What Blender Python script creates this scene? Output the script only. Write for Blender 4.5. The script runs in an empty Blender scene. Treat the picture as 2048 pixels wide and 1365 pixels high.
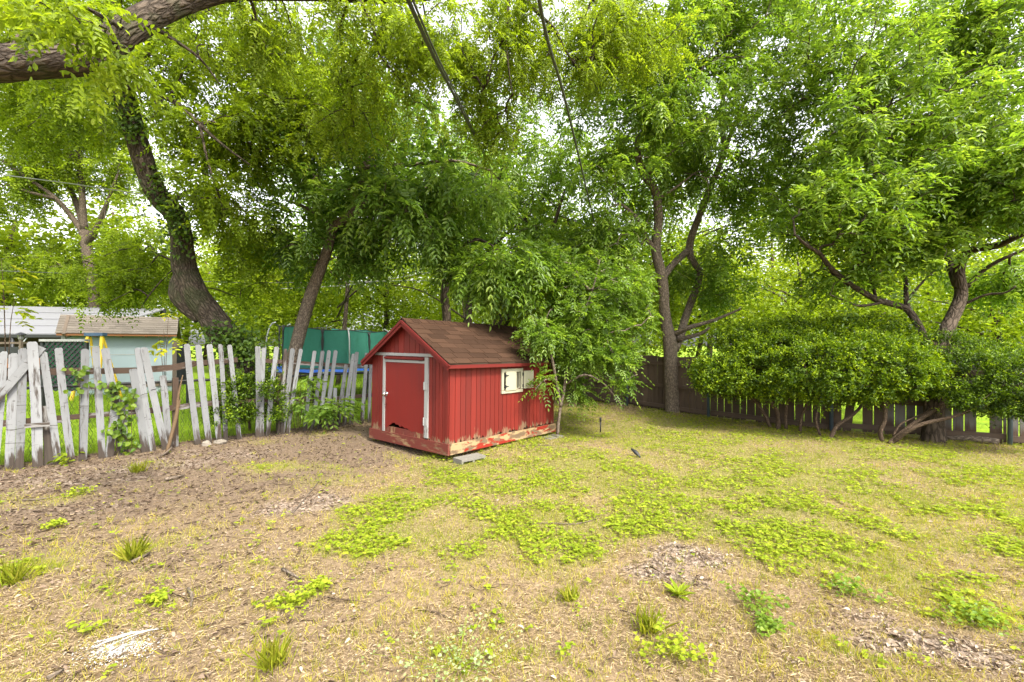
import bpy, math, random
import numpy as np
from mathutils import Vector, Matrix, noise as mnoise

# ------------------------------------------------------------------ camera, sky, sun, exposure
SC = bpy.context.scene
COL = SC.collection
EYE = 1.5          # camera height, metres
FPX = 900.0        # focal length in photo pixels (2048 wide)
HOR = 690.0        # horizon row of the photo

cam_d = bpy.data.cameras.new('camera')
cam = bpy.data.objects.new('camera', cam_d)
COL.objects.link(cam)
cam.location = (0, 0, EYE)
cam.rotation_euler = (math.radians(90), 0, 0)
cam_d.sensor_width = 36.0
cam_d.lens = 36.0 * FPX / 2048.0
cam_d.shift_y = (HOR - 682.5) / 2048.0
cam_d.clip_start = 0.05
cam_d.clip_end = 800
SC.camera = cam

SUN_EL, SUN_AZ = math.radians(50), math.radians(143)     # azimuth from +Y towards +X: behind the camera, to its right
W = bpy.data.worlds.new('World'); SC.world = W; W.use_nodes = True
nt = W.node_tree
bg = nt.nodes['Background']
sky = nt.nodes.new('ShaderNodeTexSky'); sky.sky_type = 'NISHITA'
sky.sun_disc = False; sky.sun_elevation = SUN_EL; sky.sun_rotation = SUN_AZ
sky.air_density = 1.0; sky.dust_density = 4.0; sky.ozone_density = 1.0
hs = nt.nodes.new('ShaderNodeHueSaturation'); hs.inputs['Saturation'].default_value = 0.12
nt.links.new(sky.outputs[0], hs.inputs['Color']); nt.links.new(hs.outputs[0], bg.inputs['Color'])
bg.inputs['Strength'].default_value = 0.15
sd = bpy.data.lights.new('sun', 'SUN'); sd.energy = 1.5; sd.angle = math.radians(8); sd.color = (1.0, 0.92, 0.76)
sun = bpy.data.objects.new('sun', sd); COL.objects.link(sun)
sv = Vector((math.sin(SUN_AZ) * math.cos(SUN_EL), math.cos(SUN_AZ) * math.cos(SUN_EL), math.sin(SUN_EL)))
sun.rotation_euler = sv.to_track_quat('Z', 'Y').to_euler()
sun.location = (4, -6, 12)
vs = SC.view_settings
SC.display_settings.display_device = 'sRGB'
vs.view_transform = 'Standard'; vs.look = 'None'; vs.gamma = 1.0; vs.use_curve_mapping = False
vs.exposure = 2.05
SC.cycles.max_bounces = 10; SC.cycles.diffuse_bounces = 8; SC.cycles.glossy_bounces = 2
SC.cycles.transmission_bounces = 8; SC.cycles.transparent_max_bounces = 4
SC.cycles.use_denoising = True
SC.cycles.caustics_reflective = False; SC.cycles.caustics_refractive = False

# ------------------------------------------------------------------ helpers
RNG = np.random.default_rng(7)
random.seed(7)

def P(px, py, Y):
    """A photo pixel at depth Y -> world point."""
    return Vector(((px - 1024) / FPX * Y, Y, EYE + (HOR - py) / FPX * Y))
def G(px, py):
    """A photo pixel on the flat ground -> world (x, y)."""
    Y = EYE * FPX / (py - HOR)
    return ((px - 1024) / FPX * Y, Y)

def lin(r, g, b):
    f = lambda c: (c / 255 / 12.92) if c <= 10 else ((c / 255 + 0.055) / 1.055) ** 2.4
    return (f(r), f(g), f(b), 1)

def nrm(a):
    return a / np.maximum(np.linalg.norm(a, axis=-1, keepdims=True), 1e-9)

_tab = np.random.default_rng(99).random((256, 256))
def vnoise(x, y):
    x = np.asarray(x, float); y = np.asarray(y, float)
    xi = np.floor(x).astype(int); yi = np.floor(y).astype(int)
    fx = x - xi; fy = y - yi
    fx = fx * fx * (3 - 2 * fx); fy = fy * fy * (3 - 2 * fy)
    g = lambda a, b: _tab[a & 255, b & 255]
    return (g(xi, yi) * (1 - fx) + g(xi + 1, yi) * fx) * (1 - fy) + (g(xi, yi + 1) * (1 - fx) + g(xi + 1, yi + 1) * fx) * fy
def fbm(x, y, o=4):
    s = 0; a = .5; t = 0
    for k in range(o):
        s = s + a * vnoise(np.asarray(x) * 2 ** k + 17.3 * k, np.asarray(y) * 2 ** k + 5.1 * k); t += a; a *= .5
    return s / t

class MB:
    """Collects faces; build() links them as one mesh object."""
    def __init__(s):
        s.v = []; s.f = []; s.a = []; s.t = []
    def add(s, vs, fs, at=None, tint=0.5):
        b = len(s.v)
        s.v += [tuple(p) for p in vs]
        s.a += [tuple(p) for p in (at if at is not None else vs)]
        s.f += [tuple(b + i for i in q) for q in fs]
        s.t += [tint] * len(fs)
    def box(s, c, d, rot=None, tint=0.5, at=None):
        hx, hy, hz = d[0] / 2, d[1] / 2, d[2] / 2
        L = [Vector((x, y, z)) for z in (-hz, hz) for x, y in ((-hx, -hy), (hx, -hy), (hx, hy), (-hx, hy))]
        V = [((rot @ p) if rot is not None else p) + Vector(c) for p in L]
        o = Vector(at) if at is not None else Vector((0, 0, 0))
        s.add(V, [(3, 2, 1, 0), (4, 5, 6, 7), (0, 1, 5, 4), (1, 2, 6, 5), (2, 3, 7, 6), (3, 0, 4, 7)],
              [p + o for p in L] if at is not None else None, tint)
    def hexa(s, V, tint=0.5, at=None):
        s.add(V, [(3, 2, 1, 0), (4, 5, 6, 7), (0, 1, 5, 4), (1, 2, 6, 5), (2, 3, 7, 6), (3, 0, 4, 7)], at, tint)
    def bar(s, p, q, w, t, side=Vector((1, 0, 0)), tint=.5, off=None):
        """A board from p to q; w measured along side, t across it; bark attr runs (across, thick, along)."""
        p = Vector(p); q = Vector(q); d = (q - p); L = d.length; d.normalize()
        sx = (side - d * side.dot(d)).normalized(); sy = d.cross(sx)
        V = []; A = []
        o = off if off is not None else (0, 0, 0)
        for k, e in ((0, p), (L, q)):
            for a, b in ((-1, -1), (1, -1), (1, 1), (-1, 1)):
                V.append(e + sx * (a * w / 2) + sy * (b * t / 2)); A.append((a * w / 2 + o[0], b * t / 2 + o[1], k + o[2]))
        s.hexa(V, tint, A)
    def tube(s, pts, rad, n=8, sub=3, rough=0.0, seed=0, cap=True, tint=.5):
        pts = [Vector(p) for p in pts]
        if not hasattr(rad, '__len__'): rad = [rad] * len(pts)
        if len(pts) > 2 and sub > 1:
            q = []; r = []
            for i in range(len(pts) - 1):
                p0 = pts[max(i - 1, 0)]; p1 = pts[i]; p2 = pts[i + 1]; p3 = pts[min(i + 2, len(pts) - 1)]
                for k in range(sub):
                    t = k / sub
                    q.append(0.5 * ((2 * p1) + (p2 - p0) * t + (2 * p0 - 5 * p1 + 4 * p2 - p3) * t * t + (3 * p1 - p0 - 3 * p2 + p3) * t ** 3))
                    r.append(rad[i] * (1 - t) + rad[i + 1] * t)
            q.append(pts[-1]); r.append(rad[-1]); pts, rad = q, r
        t0 = (pts[1] - pts[0]).normalized()
        ref = Vector((0, 1, 0)) if abs(t0.y) < .8 else Vector((1, 0, 0))
        u = t0.cross(ref).normalized(); V = []; A = []; L = seed * 3.7
        for i, p in enumerate(pts):
            t = (pts[min(i + 1, len(pts) - 1)] - pts[max(i - 1, 0)]).normalized()
            u = (u - t * u.dot(t)).normalized(); w = t.cross(u)
            if i: L += (p - pts[i - 1]).length
            for k in range(n):
                a = 2 * math.pi * k / n
                rr = rad[i]
                if rough:
                    rr *= 1 + rough * (mnoise.noise(Vector((math.cos(a) * 1.3, math.sin(a) * 1.3, L * 2.2 + seed))) +
                                       .5 * mnoise.noise(Vector((math.cos(a) * 4, math.sin(a) * 4, L * 5 + seed))))
                V.append(p + (u * math.cos(a) + w * math.sin(a)) * rr)
                A.append((math.cos(a) * rad[i] + seed, math.sin(a) * rad[i], L))
        F = []
        for i in range(len(pts) - 1):
            for k in range(n):
                F.append((i * n + k, i * n + (k + 1) % n, (i + 1) * n + (k + 1) % n, (i + 1) * n + k))
        if cap:
            F.append(tuple(range(n))[::-1]); F.append(tuple((len(pts) - 1) * n + k for k in range(n)))
        s.add(V, F, A, tint)
    def lathe(s, c, prof, n=16, tint=.5):
        V = []; F = []
        for r, z in prof:
            for k in range(n):
                a = 2 * math.pi * k / n; V.append((c[0] + r * math.cos(a), c[1] + r * math.sin(a), c[2] + z))
        for i in range(len(prof) - 1):
            for k in range(n):
                F.append((i * n + k, i * n + (k + 1) % n, (i + 1) * n + (k + 1) % n, (i + 1) * n + k))
        F.append(tuple(range(n))[::-1]); F.append(tuple((len(prof) - 1) * n + k for k in range(n)))
        s.add(V, F, None, tint)
    def build(s, name, mat, parent=None, smooth=False, local=False):
        me = bpy.data.meshes.new(name)
        off = Vector((0, 0, 0))
        if parent is not None and not local:
            r = parent
            while r.parent is not None: r = r.parent
            off = Vector(r.location)
        me.from_pydata([(x - off.x, y - off.y, z - off.z) for x, y, z in s.v], [], s.f)
        at = me.attributes.new('bark', 'FLOAT_VECTOR', 'POINT'); at.data.foreach_set('vector', np.array(s.a, float).ravel())
        at = me.attributes.new('tint', 'FLOAT', 'FACE'); at.data.foreach_set('value', np.array(s.t, float))
        if smooth: me.polygons.foreach_set('use_smooth', [True] * len(me.polygons))
        me.materials.append(mat); me.update()
        o = bpy.data.objects.new(name, me); COL.objects.link(o)
        if parent is not None: o.parent = parent
        return o

def tag(o, label=None, cat=None, group=None, kind=None):
    if label: o['label'] = label
    if cat: o['category'] = cat
    if group: o['group'] = group
    if kind: o['kind'] = kind
    return o
def thing(name, label, cat, loc=(0, 0, 0), group=None):
    o = bpy.data.objects.new(name, None); COL.objects.link(o)
    o.location = loc; o.empty_display_size = .1
    return tag(o, label, cat, group)

# ---- leaves: arrays of small folded blades in one mesh
def leaf_mesh(name, pos, d, n, ln, wd, mat, parent=None, shape=6, tint=None, fold=.25):
    """pos/d/n (N,3) base point, direction and face normal of each blade; ln, wd its size."""
    pos = np.asarray(pos, np.float32); N = len(pos)
    d = nrm(np.asarray(d)); s = nrm(np.cross(d, n)); n = np.cross(s, d)
    ln = np.broadcast_to(ln, N)[:, None]; wd = np.broadcast_to(wd, N)[:, None]
    up = n * wd * fold
    b = pos; t = pos + d * ln - n * ln * .12
    if shape == 4:
        V = np.stack([b, pos + d * ln * .45 + s * wd * .5 + up, t, pos + d * ln * .45 - s * wd * .5 + up], 1)
        Fi = np.array([[0, 1, 2], [0, 2, 3]]); k = 3
    elif shape == 3:
        V = np.stack([b + s * wd * .5, b - s * wd * .5, t], 1); Fi = np.array([[0, 1, 2]]); k = 3
    else:
        V = np.stack([b, pos + d * ln * .28 + s * wd * .42 + up, pos + d * ln * .62 + s * wd * .44 + up * .8, t,
                      pos + d * ln * .62 - s * wd * .44 + up * .8, pos + d * ln * .28 - s * wd * .42 + up], 1)
        Fi = np.array([[0, 1, 2, 3], [0, 3, 4, 5]]); k = 4
    nv = V.shape[1]; V = V.reshape(-1, 3)
    if parent is not None:
        r = parent
        while r.parent is not None: r = r.parent
        V = V - np.array(r.location)
    F = (Fi[None] + (np.arange(N) * nv)[:, None, None]).reshape(-1, k)
    me = bpy.data.meshes.new(name)
    me.vertices.add(len(V)); me.vertices.foreach_set('co', V.astype(np.float32).ravel())
    me.loops.add(F.size); me.loops.foreach_set('vertex_index', F.astype(np.int32).ravel())
    me.polygons.add(len(F)); me.polygons.foreach_set('loop_start', (np.arange(len(F)) * k).astype(np.int32))
    me.update(calc_edges=True)
    if tint is None: tint = RNG.random(N)
    at = me.attributes.new('tint', 'FLOAT', 'FACE'); at.data.foreach_set('value', np.repeat(tint, len(Fi)).astype(np.float32))
    me.materials.append(mat)
    o = bpy.data.objects.new(name, me); COL.objects.link(o)
    if parent is not None: o.parent = parent
    return o

def rand_unit(n):
    return nrm(RNG.normal(size=(n, 3)))

def fronds(org, d, L, m=9, leaf=.07, wd=.026, tilt=.5, droop=.35, ang=58, up=1.0, tclump=None):
    """Pinnate leaves: org/d (N,3), each with m leaflets. Returns leaf arrays."""
    N = len(org); d = nrm(d)
    nn = nrm(np.array([0, 0, up]) + rand_unit(N) * tilt)
    side = nrm(np.cross(d, nn)); nn = np.cross(side, d)
    L = np.broadcast_to(L, N)
    idx = np.arange(m); pr = np.minimum((idx // 2 + 1) / ((m + 1) // 2), 1.0)
    t = .18 + .82 * pr; sg = np.where(idx == m - 1, 0, np.where(idx % 2 == 0, 1, -1))
    a = np.radians(ang) * sg
    p = org[:, None] + d[:, None] * (L[:, None] * t)[..., None] + np.array([0, 0, -1.0]) * (droop * L[:, None] * t ** 2)[..., None]
    dd = d[:, None] * np.cos(a)[None, :, None] + side[:, None] * np.sin(a)[None, :, None]
    dd = dd + np.array([0, 0, -1.0]) * (droop * t)[None, :, None] + RNG.normal(size=(N, m, 3)) * .14
    n2 = nn[:, None] + RNG.normal(size=(N, m, 3)) * .28
    ln = leaf * (.75 + .5 * RNG.random((N, m))) * (1.0 - .35 * np.abs(t - .6))[None]
    tc = RNG.random(N) if tclump is None else tclump
    ti = np.clip(tc[:, None] + RNG.normal(size=(N, m)) * .13, 0, 1)
    return p.reshape(-1, 3), dd.reshape(-1, 3), n2.reshape(-1, 3), ln.ravel(), (ln * wd / leaf).ravel(), ti.ravel()

def ellipsoid_pts(specs, seed, scale=1.0, thr=-.12, shell=2.2):
    """Sample points in world ellipsoids (centre, radii, n), thinned by noise into clumps with gaps."""
    rng = np.random.default_rng(seed); out = []
    for c, r, n in specs:
        k = 0; tries = 0
        while k < n and tries < n * 12:
            tries += 1
            u = rng.normal(size=3); u /= np.linalg.norm(u)
            q = np.array(c) + u * np.array(r) * rng.random() ** (1 / shell)
            if q[2] < .25: continue
            if mnoise.noise(Vector(q * scale) + Vector((seed * 3.1, 0, 0))) < thr: continue
            out.append(q); k += 1
    return np.array(out)
def E(px, py, Y, rx, ry, rY, n):
    c = P(px, py, Y); return (tuple(c), (rx / FPX * Y, rY, ry / FPX * Y), n)

def grow(skel, att, seed, zmin=0.0):
    """Twigs from limb polylines to the attractor points. Returns list of (points, radii) and tip directions."""
    nodes = []; ndir = []
    for pts, r in skel:
        for i in range(len(pts) - 1):
            a, b = Vector(pts[i]), Vector(pts[i + 1]); n = max(1, int((b - a).length / .15))
            for k in range(n):
                q = a.lerp(b, k / n)
                if q.z >= zmin: nodes.append(q); ndir.append((b - a).normalized())
        if Vector(pts[-1]).z >= zmin: nodes.append(Vector(pts[-1])); ndir.append((Vector(pts[-1]) - Vector(pts[-2])).normalized())
    n0 = len(nodes); M = n0 + len(att) * 3
    arr = np.zeros((M, 3)); arr[:n0] = [tuple(q) for q in nodes]
    par = -np.ones(M, int); cnt = np.zeros(M)
    cost = np.zeros(M)
    dmin = np.array([np.min(np.linalg.norm(arr[:n0] - a, axis=1)) for a in att])
    rng = np.random.default_rng(seed); k = n0; paths = []; tips = []
    order = np.argsort(dmin)
    for i in order:
        a = att[i]
        dist = np.linalg.norm(arr[:k] - a, axis=1)
        j = int(np.argmin(dist * 1.0 + cost[:k] * .25))
        p = arr[j]; L = dist[j]
        perp = rng.normal(size=3) * L * .07; perp[2] += L * .07
        ids = []
        prev = j
        for t in (.35, .7, 1.0):
            q = p + (a - p) * t + perp * math.sin(math.pi * t)
            arr[k] = q; par[k] = prev; cost[k] = cost[prev] + L * .35; ids.append(k); prev = k; k += 1
        paths.append((j, ids)); tips.append((arr[ids[2]], arr[ids[2]] - arr[ids[1]], arr[ids[1]], arr[ids[0]]))
    for q in range(k - 1, n0 - 1, -1):
        cnt[q] += .34
        if par[q] >= n0: cnt[par[q]] += cnt[q]
    tw = []
    for j, ids in paths:
        pts = [arr[j]] + [arr[q] for q in ids]
        r = [.0028 * math.sqrt(max(cnt[q], .3)) + .0022 for q in ids]
        tw.append((pts, [r[0] * 1.15] + r))
    return tw, tips

# stretches of trunk and limb that carry no leaves before them: (polyline in the photo, half width, depth, share kept)
OPEN = [([(490, 760), (463, 690), (422, 634), (387, 585), (369, 533), (363, 480), (352, 432), (322, 400), (298, 358), (283, 311), (266, 251), (247, 190)], 42, 8.0, .06),
        ([(-20, 130), (100, 122), (160, 116)], 46, 4.25, .05), ([(255, 62), (330, 18), (450, -10)], 36, 4.7, .1), ([(188, 640), (190, 590), (180, 540), (168, 462)], 14, 18.5, .25), ([(168, 462), (112, 398), (40, 345), (0, 318)], 9, 18, .4),
        ([(168, 462), (152, 405), (120, 340)], 9, 18.5, .4), ([(168, 462), (163, 370), (157, 290)], 9, 18.5, .4), ([(580, 735), (592, 695), (606, 640), (622, 590), (640, 540), (655, 500)], 26, 8.9, .06), ([(668, 455), (700, 432), (730, 404), (722, 363), (726, 336), (760, 300)], 13, 8.3, .35),
        ([(1345, 820), (1342, 750), (1340, 690), (1333, 650), (1328, 610), (1325, 560), (1312, 500), (1317, 440), (1312, 386), (1291, 354), (1277, 318)], 20, 9.7, .12), ([(1362, 668), (1373, 629), (1393, 575), (1402, 540), (1378, 500), (1401, 425), (1416, 387), (1445, 314)], 15, 10.3, .2), ([(1380, 655), (1480, 618)], 12, 9.5, .1),
        ([(1866, 712), (1853, 685), (1838, 655), (1818, 622), (1798, 612), (1760, 602), (1735, 590), (1690, 562), (1660, 535), (1640, 508), (1612, 490)], 18, 7.6, .1), ([(1868, 715), (1884, 678), (1905, 635), (1922, 590), (1917, 550), (1924, 520), (1946, 500), (1992, 492), (2030, 480)], 26, 7.6, .08),
        ([(1912, 570), (1900, 530), (1896, 495)], 14, 8, .2), ([(1934, 575), (1962, 545), (1998, 522)], 12, 7.7, .2), ([(1930, 608), (1972, 590), (2010, 586)], 10, 7.6, .2), ([(1816, 620), (1812, 596), (1811, 560)], 10, 7.9, .2),
        ([(894, 645), (889, 590), (898, 530)], 14, 11.1, .08), ([(937, 640), (938, 590), (942, 540)], 12, 11.5, .08), ([(1003, 655), (1028, 610)], 14, 12, .1), ([(110, 650), (240, 655), (352, 655)], 34, 14, .06), ([(-20, 640), (100, 645)], 22, 15, .15), ([(240, 165), (290, 180), (350, 205), (400, 250), (445, 290)], 9, 6.9, .4)]
def bare(o):
    """Which leaves stay: those not hanging in front of an open stretch."""
    px = 1024 + FPX * o[:, 0] / np.maximum(o[:, 1], .3); py = HOR - FPX * (o[:, 2] - EYE) / np.maximum(o[:, 1], .3)
    keep = np.ones(len(o), bool); rnd = RNG.random(len(o))
    for pl, w, dep, kp in OPEN:
        dm = np.full(len(o), 1e9)
        for (ax, ay), (bx, by) in zip(pl, pl[1:]):
            t = np.clip(((px - ax) * (bx - ax) + (py - ay) * (by - ay)) / ((bx - ax) ** 2 + (by - ay) ** 2), 0, 1)
            dm = np.minimum(dm, np.hypot(px - ax - t * (bx - ax), py - ay - t * (by - ay)))
        keep &= ~((dm < w) & (o[:, 1] < dep + .2) & (o[:, 1] > .5) & (rnd > kp))
    return keep

def tree(name, label, skel, att, bark, leafm, seed, loc, nf=5, m=9, leaf=.07, wd=.026, L=.28, tilt=.5, droop=.35, shape=6,
         sides=10, rough=.08, zmin=1.2, group=None, spread=.9, ang=58, tb=.0, side_sprays=True, cat='tree', down=.15, twigs=True):
    """A tree thing: traced trunk and limbs, grown twigs, a crown of pinnate leaves."""
    root = thing(name, label, cat, loc, group)
    tr = MB()
    for i, (pts, r) in enumerate(skel):
        tr.tube(pts, r, n=(sides if max(r) > .03 else 7), sub=4, rough=rough, seed=seed + i)
    tw, tips = grow(skel, att, seed, zmin)
    if twigs:
        for i, (pts, r) in enumerate(tw): tr.tube(pts, r, n=4, sub=2, cap=False, seed=i * .37)
    tr.build('trunk', bark, root, smooth=True)
    tp = np.array([t[0] for t in tips]); td = nrm(np.array([t[1] for t in tips]))
    if side_sprays:
        tp = np.concatenate([tp, np.array([t[2] for t in tips])]); td = np.concatenate([td, td])
    o = np.repeat(tp, nf, 0) + RNG.normal(size=(len(tp) * nf, 3)) * .06
    d = np.repeat(td, nf, 0) * .45 + rand_unit(len(o)) * spread + np.array([0, 0, -down])
    tcl = np.repeat(np.clip(RNG.normal(.45 + tb, .22, len(tp)), 0, 1), nf)
    k = bare(o + nrm(d) * L * .5); o, d, tcl = o[k], d[k], tcl[k]
    a = fronds(o, d, L * (.7 + .6 * RNG.random(len(o))), m, leaf, wd, tilt, droop, ang, tclump=tcl)
    leaf_mesh('crown', a[0], a[1], a[2], a[3], a[4], leafm, root, shape, a[5])
    return root

# ------------------------------------------------------------------ materials
class NT:
    def __init__(s, name):
        s.m = bpy.data.materials.new(name); s.m.use_nodes = True; s.t = s.m.node_tree; s.b = s.t.nodes['Principled BSDF']
    def n(s, typ, **kw):
        x = s.t.nodes.new(typ)
        for k, v in kw.items():
            if k in x.inputs: x.inputs[k].default_value = v
            else: setattr(x, k, v)
        return x
    def l(s, a, b): s.t.links.new(a, b)
    def attr(s, name): return s.n('ShaderNodeAttribute', attribute_name=name)
    def coord(s, which='bark', scale=(1, 1, 1)):
        if which == 'bark': o = s.attr('bark').outputs['Vector']
        else: o = s.n('ShaderNodeTexCoord').outputs['Object']
        mp = s.n('ShaderNodeMapping'); mp.inputs['Scale'].default_value = scale; s.l(o, mp.inputs['Vector']); return mp.outputs[0]
    def noise(s, vec, scale, detail=4, rough=.55, dist=0):
        x = s.n('ShaderNodeTexNoise'); x.inputs['Scale'].default_value = scale; x.inputs['Detail'].default_value = detail
        x.inputs['Roughness'].default_value = rough; x.inputs['Distortion'].default_value = dist
        s.l(vec, x.inputs['Vector']); return x.outputs['Fac']
    def ramp(s, fac, stops, interp='LINEAR'):
        x = s.n('ShaderNodeValToRGB'); cr = x.color_ramp; cr.interpolation = interp
        while len(cr.elements) < len(stops): cr.elements.new(.5)
        for e, (p, c) in zip(cr.elements, stops): e.position = p; e.color = c
        s.l(fac, x.inputs[0]); return x.outputs[0]
    def mix(s, fac, a, b, mode='MIX'):
        x = s.n('ShaderNodeMix', data_type='RGBA', blend_type=mode)
        for sock, v in ((x.inputs[0], fac), (x.inputs[6], a), (x.inputs[7], b)):
            if hasattr(v, 'is_linked'): s.l(v, sock)
            else: sock.default_value = v
        return x.outputs[2]
    def math(s, op, a, b=0.0, clamp=False):
        x = s.n('ShaderNodeMath', operation=op, use_clamp=clamp)
        for sock, v in ((x.inputs[0], a), (x.inputs[1], b)):
            if hasattr(v, 'is_linked'): s.l(v, sock)
            else: sock.default_value = v
        return x.outputs[0]
    def bump(s, h, strength=.5, dist=.02):
        x = s.n('ShaderNodeBump'); x.inputs['Strength'].default_value = strength; x.inputs['Distance'].default_value = dist
        s.l(h, x.inputs['Height']); s.l(x.outputs[0], s.b.inputs['Normal'])
    def col(s, c): s.l(c, s.b.inputs['Base Color'])
    def fin(s, rough=.7, spec=.3, metal=0):
        s.b.inputs['Roughness'].default_value = rough; s.b.inputs['Specular IOR Level'].default_value = spec
        s.b.inputs['Metallic'].default_value = metal; return s.m

def c4(r, g, b): return (r, g, b, 1)

def leaf_mat(name, dark, mid, lite, trans=.45, rough=.45, spec=.35, tcol=(1.6, 1.6, .7)):
    q = NT(name); t = q.attr('tint').outputs['Fac']
    col = q.ramp(t, [(0.0, c4(*dark)), (.5, c4(*mid)), (1.0, c4(*lite))])
    q.col(col); q.fin(rough, spec)
    tr = q.n('ShaderNodeBsdfTranslucent')
    q.l(q.mix(1.0, col, c4(*tcol), 'MULTIPLY'), tr.inputs['Color'])
    ms = q.n('ShaderNodeMixShader'); ms.inputs[0].default_value = trans
    q.l(q.b.outputs[0], ms.inputs[1]); q.l(tr.outputs[0], ms.inputs[2])
    q.l(ms.outputs[0], q.t.nodes['Material Output'].inputs['Surface'])
    return q.m

def bark_mat(name, dark, lite, sc=14, stretch=.28, bump=.9, moss=None):
    q = NT(name)
    v = q.coord('bark', (1, 1, stretch)); v2 = q.coord('bark', (1, 1, 1))
    vo = q.n('ShaderNodeTexVoronoi'); vo.feature = 'DISTANCE_TO_EDGE'; vo.inputs['Scale'].default_value = sc
    wv = q.n('ShaderNodeVectorMath', operation='ADD'); q.l(v, wv.inputs[0])
    nz = q.n('ShaderNodeTexNoise'); nz.inputs['Scale'].default_value = sc * .8; q.l(v, nz.inputs['Vector'])
    sc_ = q.n('ShaderNodeVectorMath', operation='SCALE'); sc_.inputs['Scale'].default_value = .08
    q.l(nz.outputs['Color'], sc_.inputs[0]); q.l(sc_.outputs[0], wv.inputs[1]); q.l(wv.outputs[0], vo.inputs['Vector'])
    ridge = q.math('MULTIPLY', vo.outputs['Distance'], 3.2, True)
    fine = q.noise(v2, sc * 3.2, 5)
    big = q.noise(v2, 2.3, 3)
    h = q.math('ADD', ridge, q.math('MULTIPLY', fine, .5))
    c = q.ramp(h, [(0.1, c4(*dark)), (.75, c4(*lite)), (1.0, c4(*[min(1, x * 1.35) for x in lite]))])
    c = q.mix(q.math('MULTIPLY', big, .55), c, c4(*[x * .55 for x in lite]), 'MIX')
    if moss is not None:
        c = q.mix(q.ramp(q.noise(v2, 3.1, 4), [(.5, c4(0, 0, 0)), (.66, c4(.6, .6, .6))]), c, c4(*moss))
    q.col(c); q.bump(h, bump, .02); return q.fin(.9, .15)

def paint_mat(name, paint, wood, peel=.5, sc=9, stretch=.25, low=.0, lowh=.35, grime=.25, rough=.65, sec=None, edge=.03, which='bark', crack=False):
    """Old paint over wood; peel = how much has come off, low = more of it near the foot of the board (bark z)."""
    q = NT(name)
    v = q.coord(which, (1, 1, stretch)); v2 = q.coord(which)
    n1 = q.noise(v, sc, 6, .62); n2 = q.noise(v, sc * 4, 4, .6)
    m = q.math('ADD', q.math('MULTIPLY', n1, .8), q.math('MULTIPLY', n2, .2))
    if low:
        sx = q.n('ShaderNodeSeparateXYZ'); q.l(v2, sx.inputs[0])
        g = q.math('SUBTRACT', 1.0, q.math('DIVIDE', sx.outputs['Z'], lowh), True)
        m = q.math('SUBTRACT', m, q.math('MULTIPLY', q.math('MAXIMUM', g, 0.0), low))
    thr = .28 + .3 * peel
    f = q.ramp(m, [(thr - edge, c4(0, 0, 0)), (thr + edge, c4(1, 1, 1))])
    grain = q.noise(q.coord(which, (1, 1, .05)), 60, 4)
    tn = q.attr('tint').outputs['Fac']
    wc = q.mix(grain, c4(*[x * .5 for x in wood]), c4(*[x * 1.3 for x in wood]))
    pc = q.mix(q.math('MULTIPLY', q.noise(v2, 3.5, 5), grime * 2), c4(*paint), c4(*[x * .55 for x in paint]))
    pc = q.mix(q.math('MULTIPLY', grain, .3), pc, c4(*[x * .6 for x in paint]))
    pc = q.mix(.4, pc, q.mix(tn, c4(*[x * .5 for x in paint]), c4(*[min(1, x * 1.3) for x in paint])))
    pc = q.mix(q.ramp(q.noise(q.coord(which, (1, 1, .12)), 5.5, 6, .7), [(.42, c4(0, 0, 0)), (.75, c4(.55, .55, .55))]), pc, c4(*[x * .5 + .01 for x in paint]))
    if sec is not None:
        wc = q.mix(q.ramp(q.noise(v, sc * 1.7, 4), [(.47, c4(0, 0, 0)), (.53, c4(1, 1, 1))]), wc, c4(*sec))
    if crack:
        ck = q.noise(q.coord(which, (1, 1, .09)), 34, 5, .7); ck2 = q.noise(q.coord(which, (.25, 1, 1)), 46, 3, .6)
        f = q.math('MULTIPLY', f, q.ramp(ck, [(.30, c4(.15, .15, .15)), (.42, c4(1, 1, 1))]))
        f = q.math('MULTIPLY', f, q.ramp(ck2, [(.28, c4(.2, .2, .2)), (.36, c4(1, 1, 1))]))
    q.col(q.mix(f, wc, pc)); q.bump(q.math('ADD', f, q.math('MULTIPLY', grain, .6)), .35, .004); return q.fin(rough, .25)

def plain_mat(name, c, rough=.6, spec=.3, metal=0, var=.25, sc=6, bump=0, which='obj'):
    q = NT(name); v = q.coord(which)
    n1 = q.noise(v, sc, 6)
    tn = q.attr('tint').outputs['Fac']
    a = q.mix(n1, c4(*[x * (1 - var) for x in c]), c4(*[min(1, x * (1 + var)) for x in c]))
    a = q.mix(.5, a, q.mix(tn, c4(*[x * (1 - var) for x in c]), c4(*[min(1, x * (1 + var)) for x in c])))
    q.col(a)
    if bump: q.bump(q.noise(v, sc * 5, 5), bump, .01)
    return q.fin(rough, spec, metal)
# ------------------------------------------------------------------ material instances
M_BARK_ELM = bark_mat('elm_bark', (.016, .012, .009), (.088, .068, .051), 19, .34, 1.0, (.04, .05, .02))
M_BARK_DARK = bark_mat('dark_bark', (.018, .0135, .010), (.085, .064, .047), 18, .3, .7)
M_BARK_PALE = bark_mat('pale_bark', (.03, .024, .018), (.11, .085, .063), 22, .5, .5)
M_BARK_BROWN = bark_mat('brown_bark', (.05, .038, .029), (.18, .142, .108), 26, .5, .45)
M_TWIG = bark_mat('shrub_bark', (.035, .023, .015), (.115, .08, .054), 40, .35, .5)
M_LEAF_ELM = leaf_mat('elm_leaf', (.075, .115, .008), (.165, .23, .014), (.27, .34, .022), .55, .5, .3)
M_LEAF_PECAN = leaf_mat('pecan_leaf', (.065, .12, .014), (.14, .23, .026), (.25, .34, .045), .52, .4, .45)
M_LEAF_DEEP = leaf_mat('deep_leaf', (.065, .125, .020), (.145, .24, .038), (.26, .36, .068), .54, .4, .45)
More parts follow.
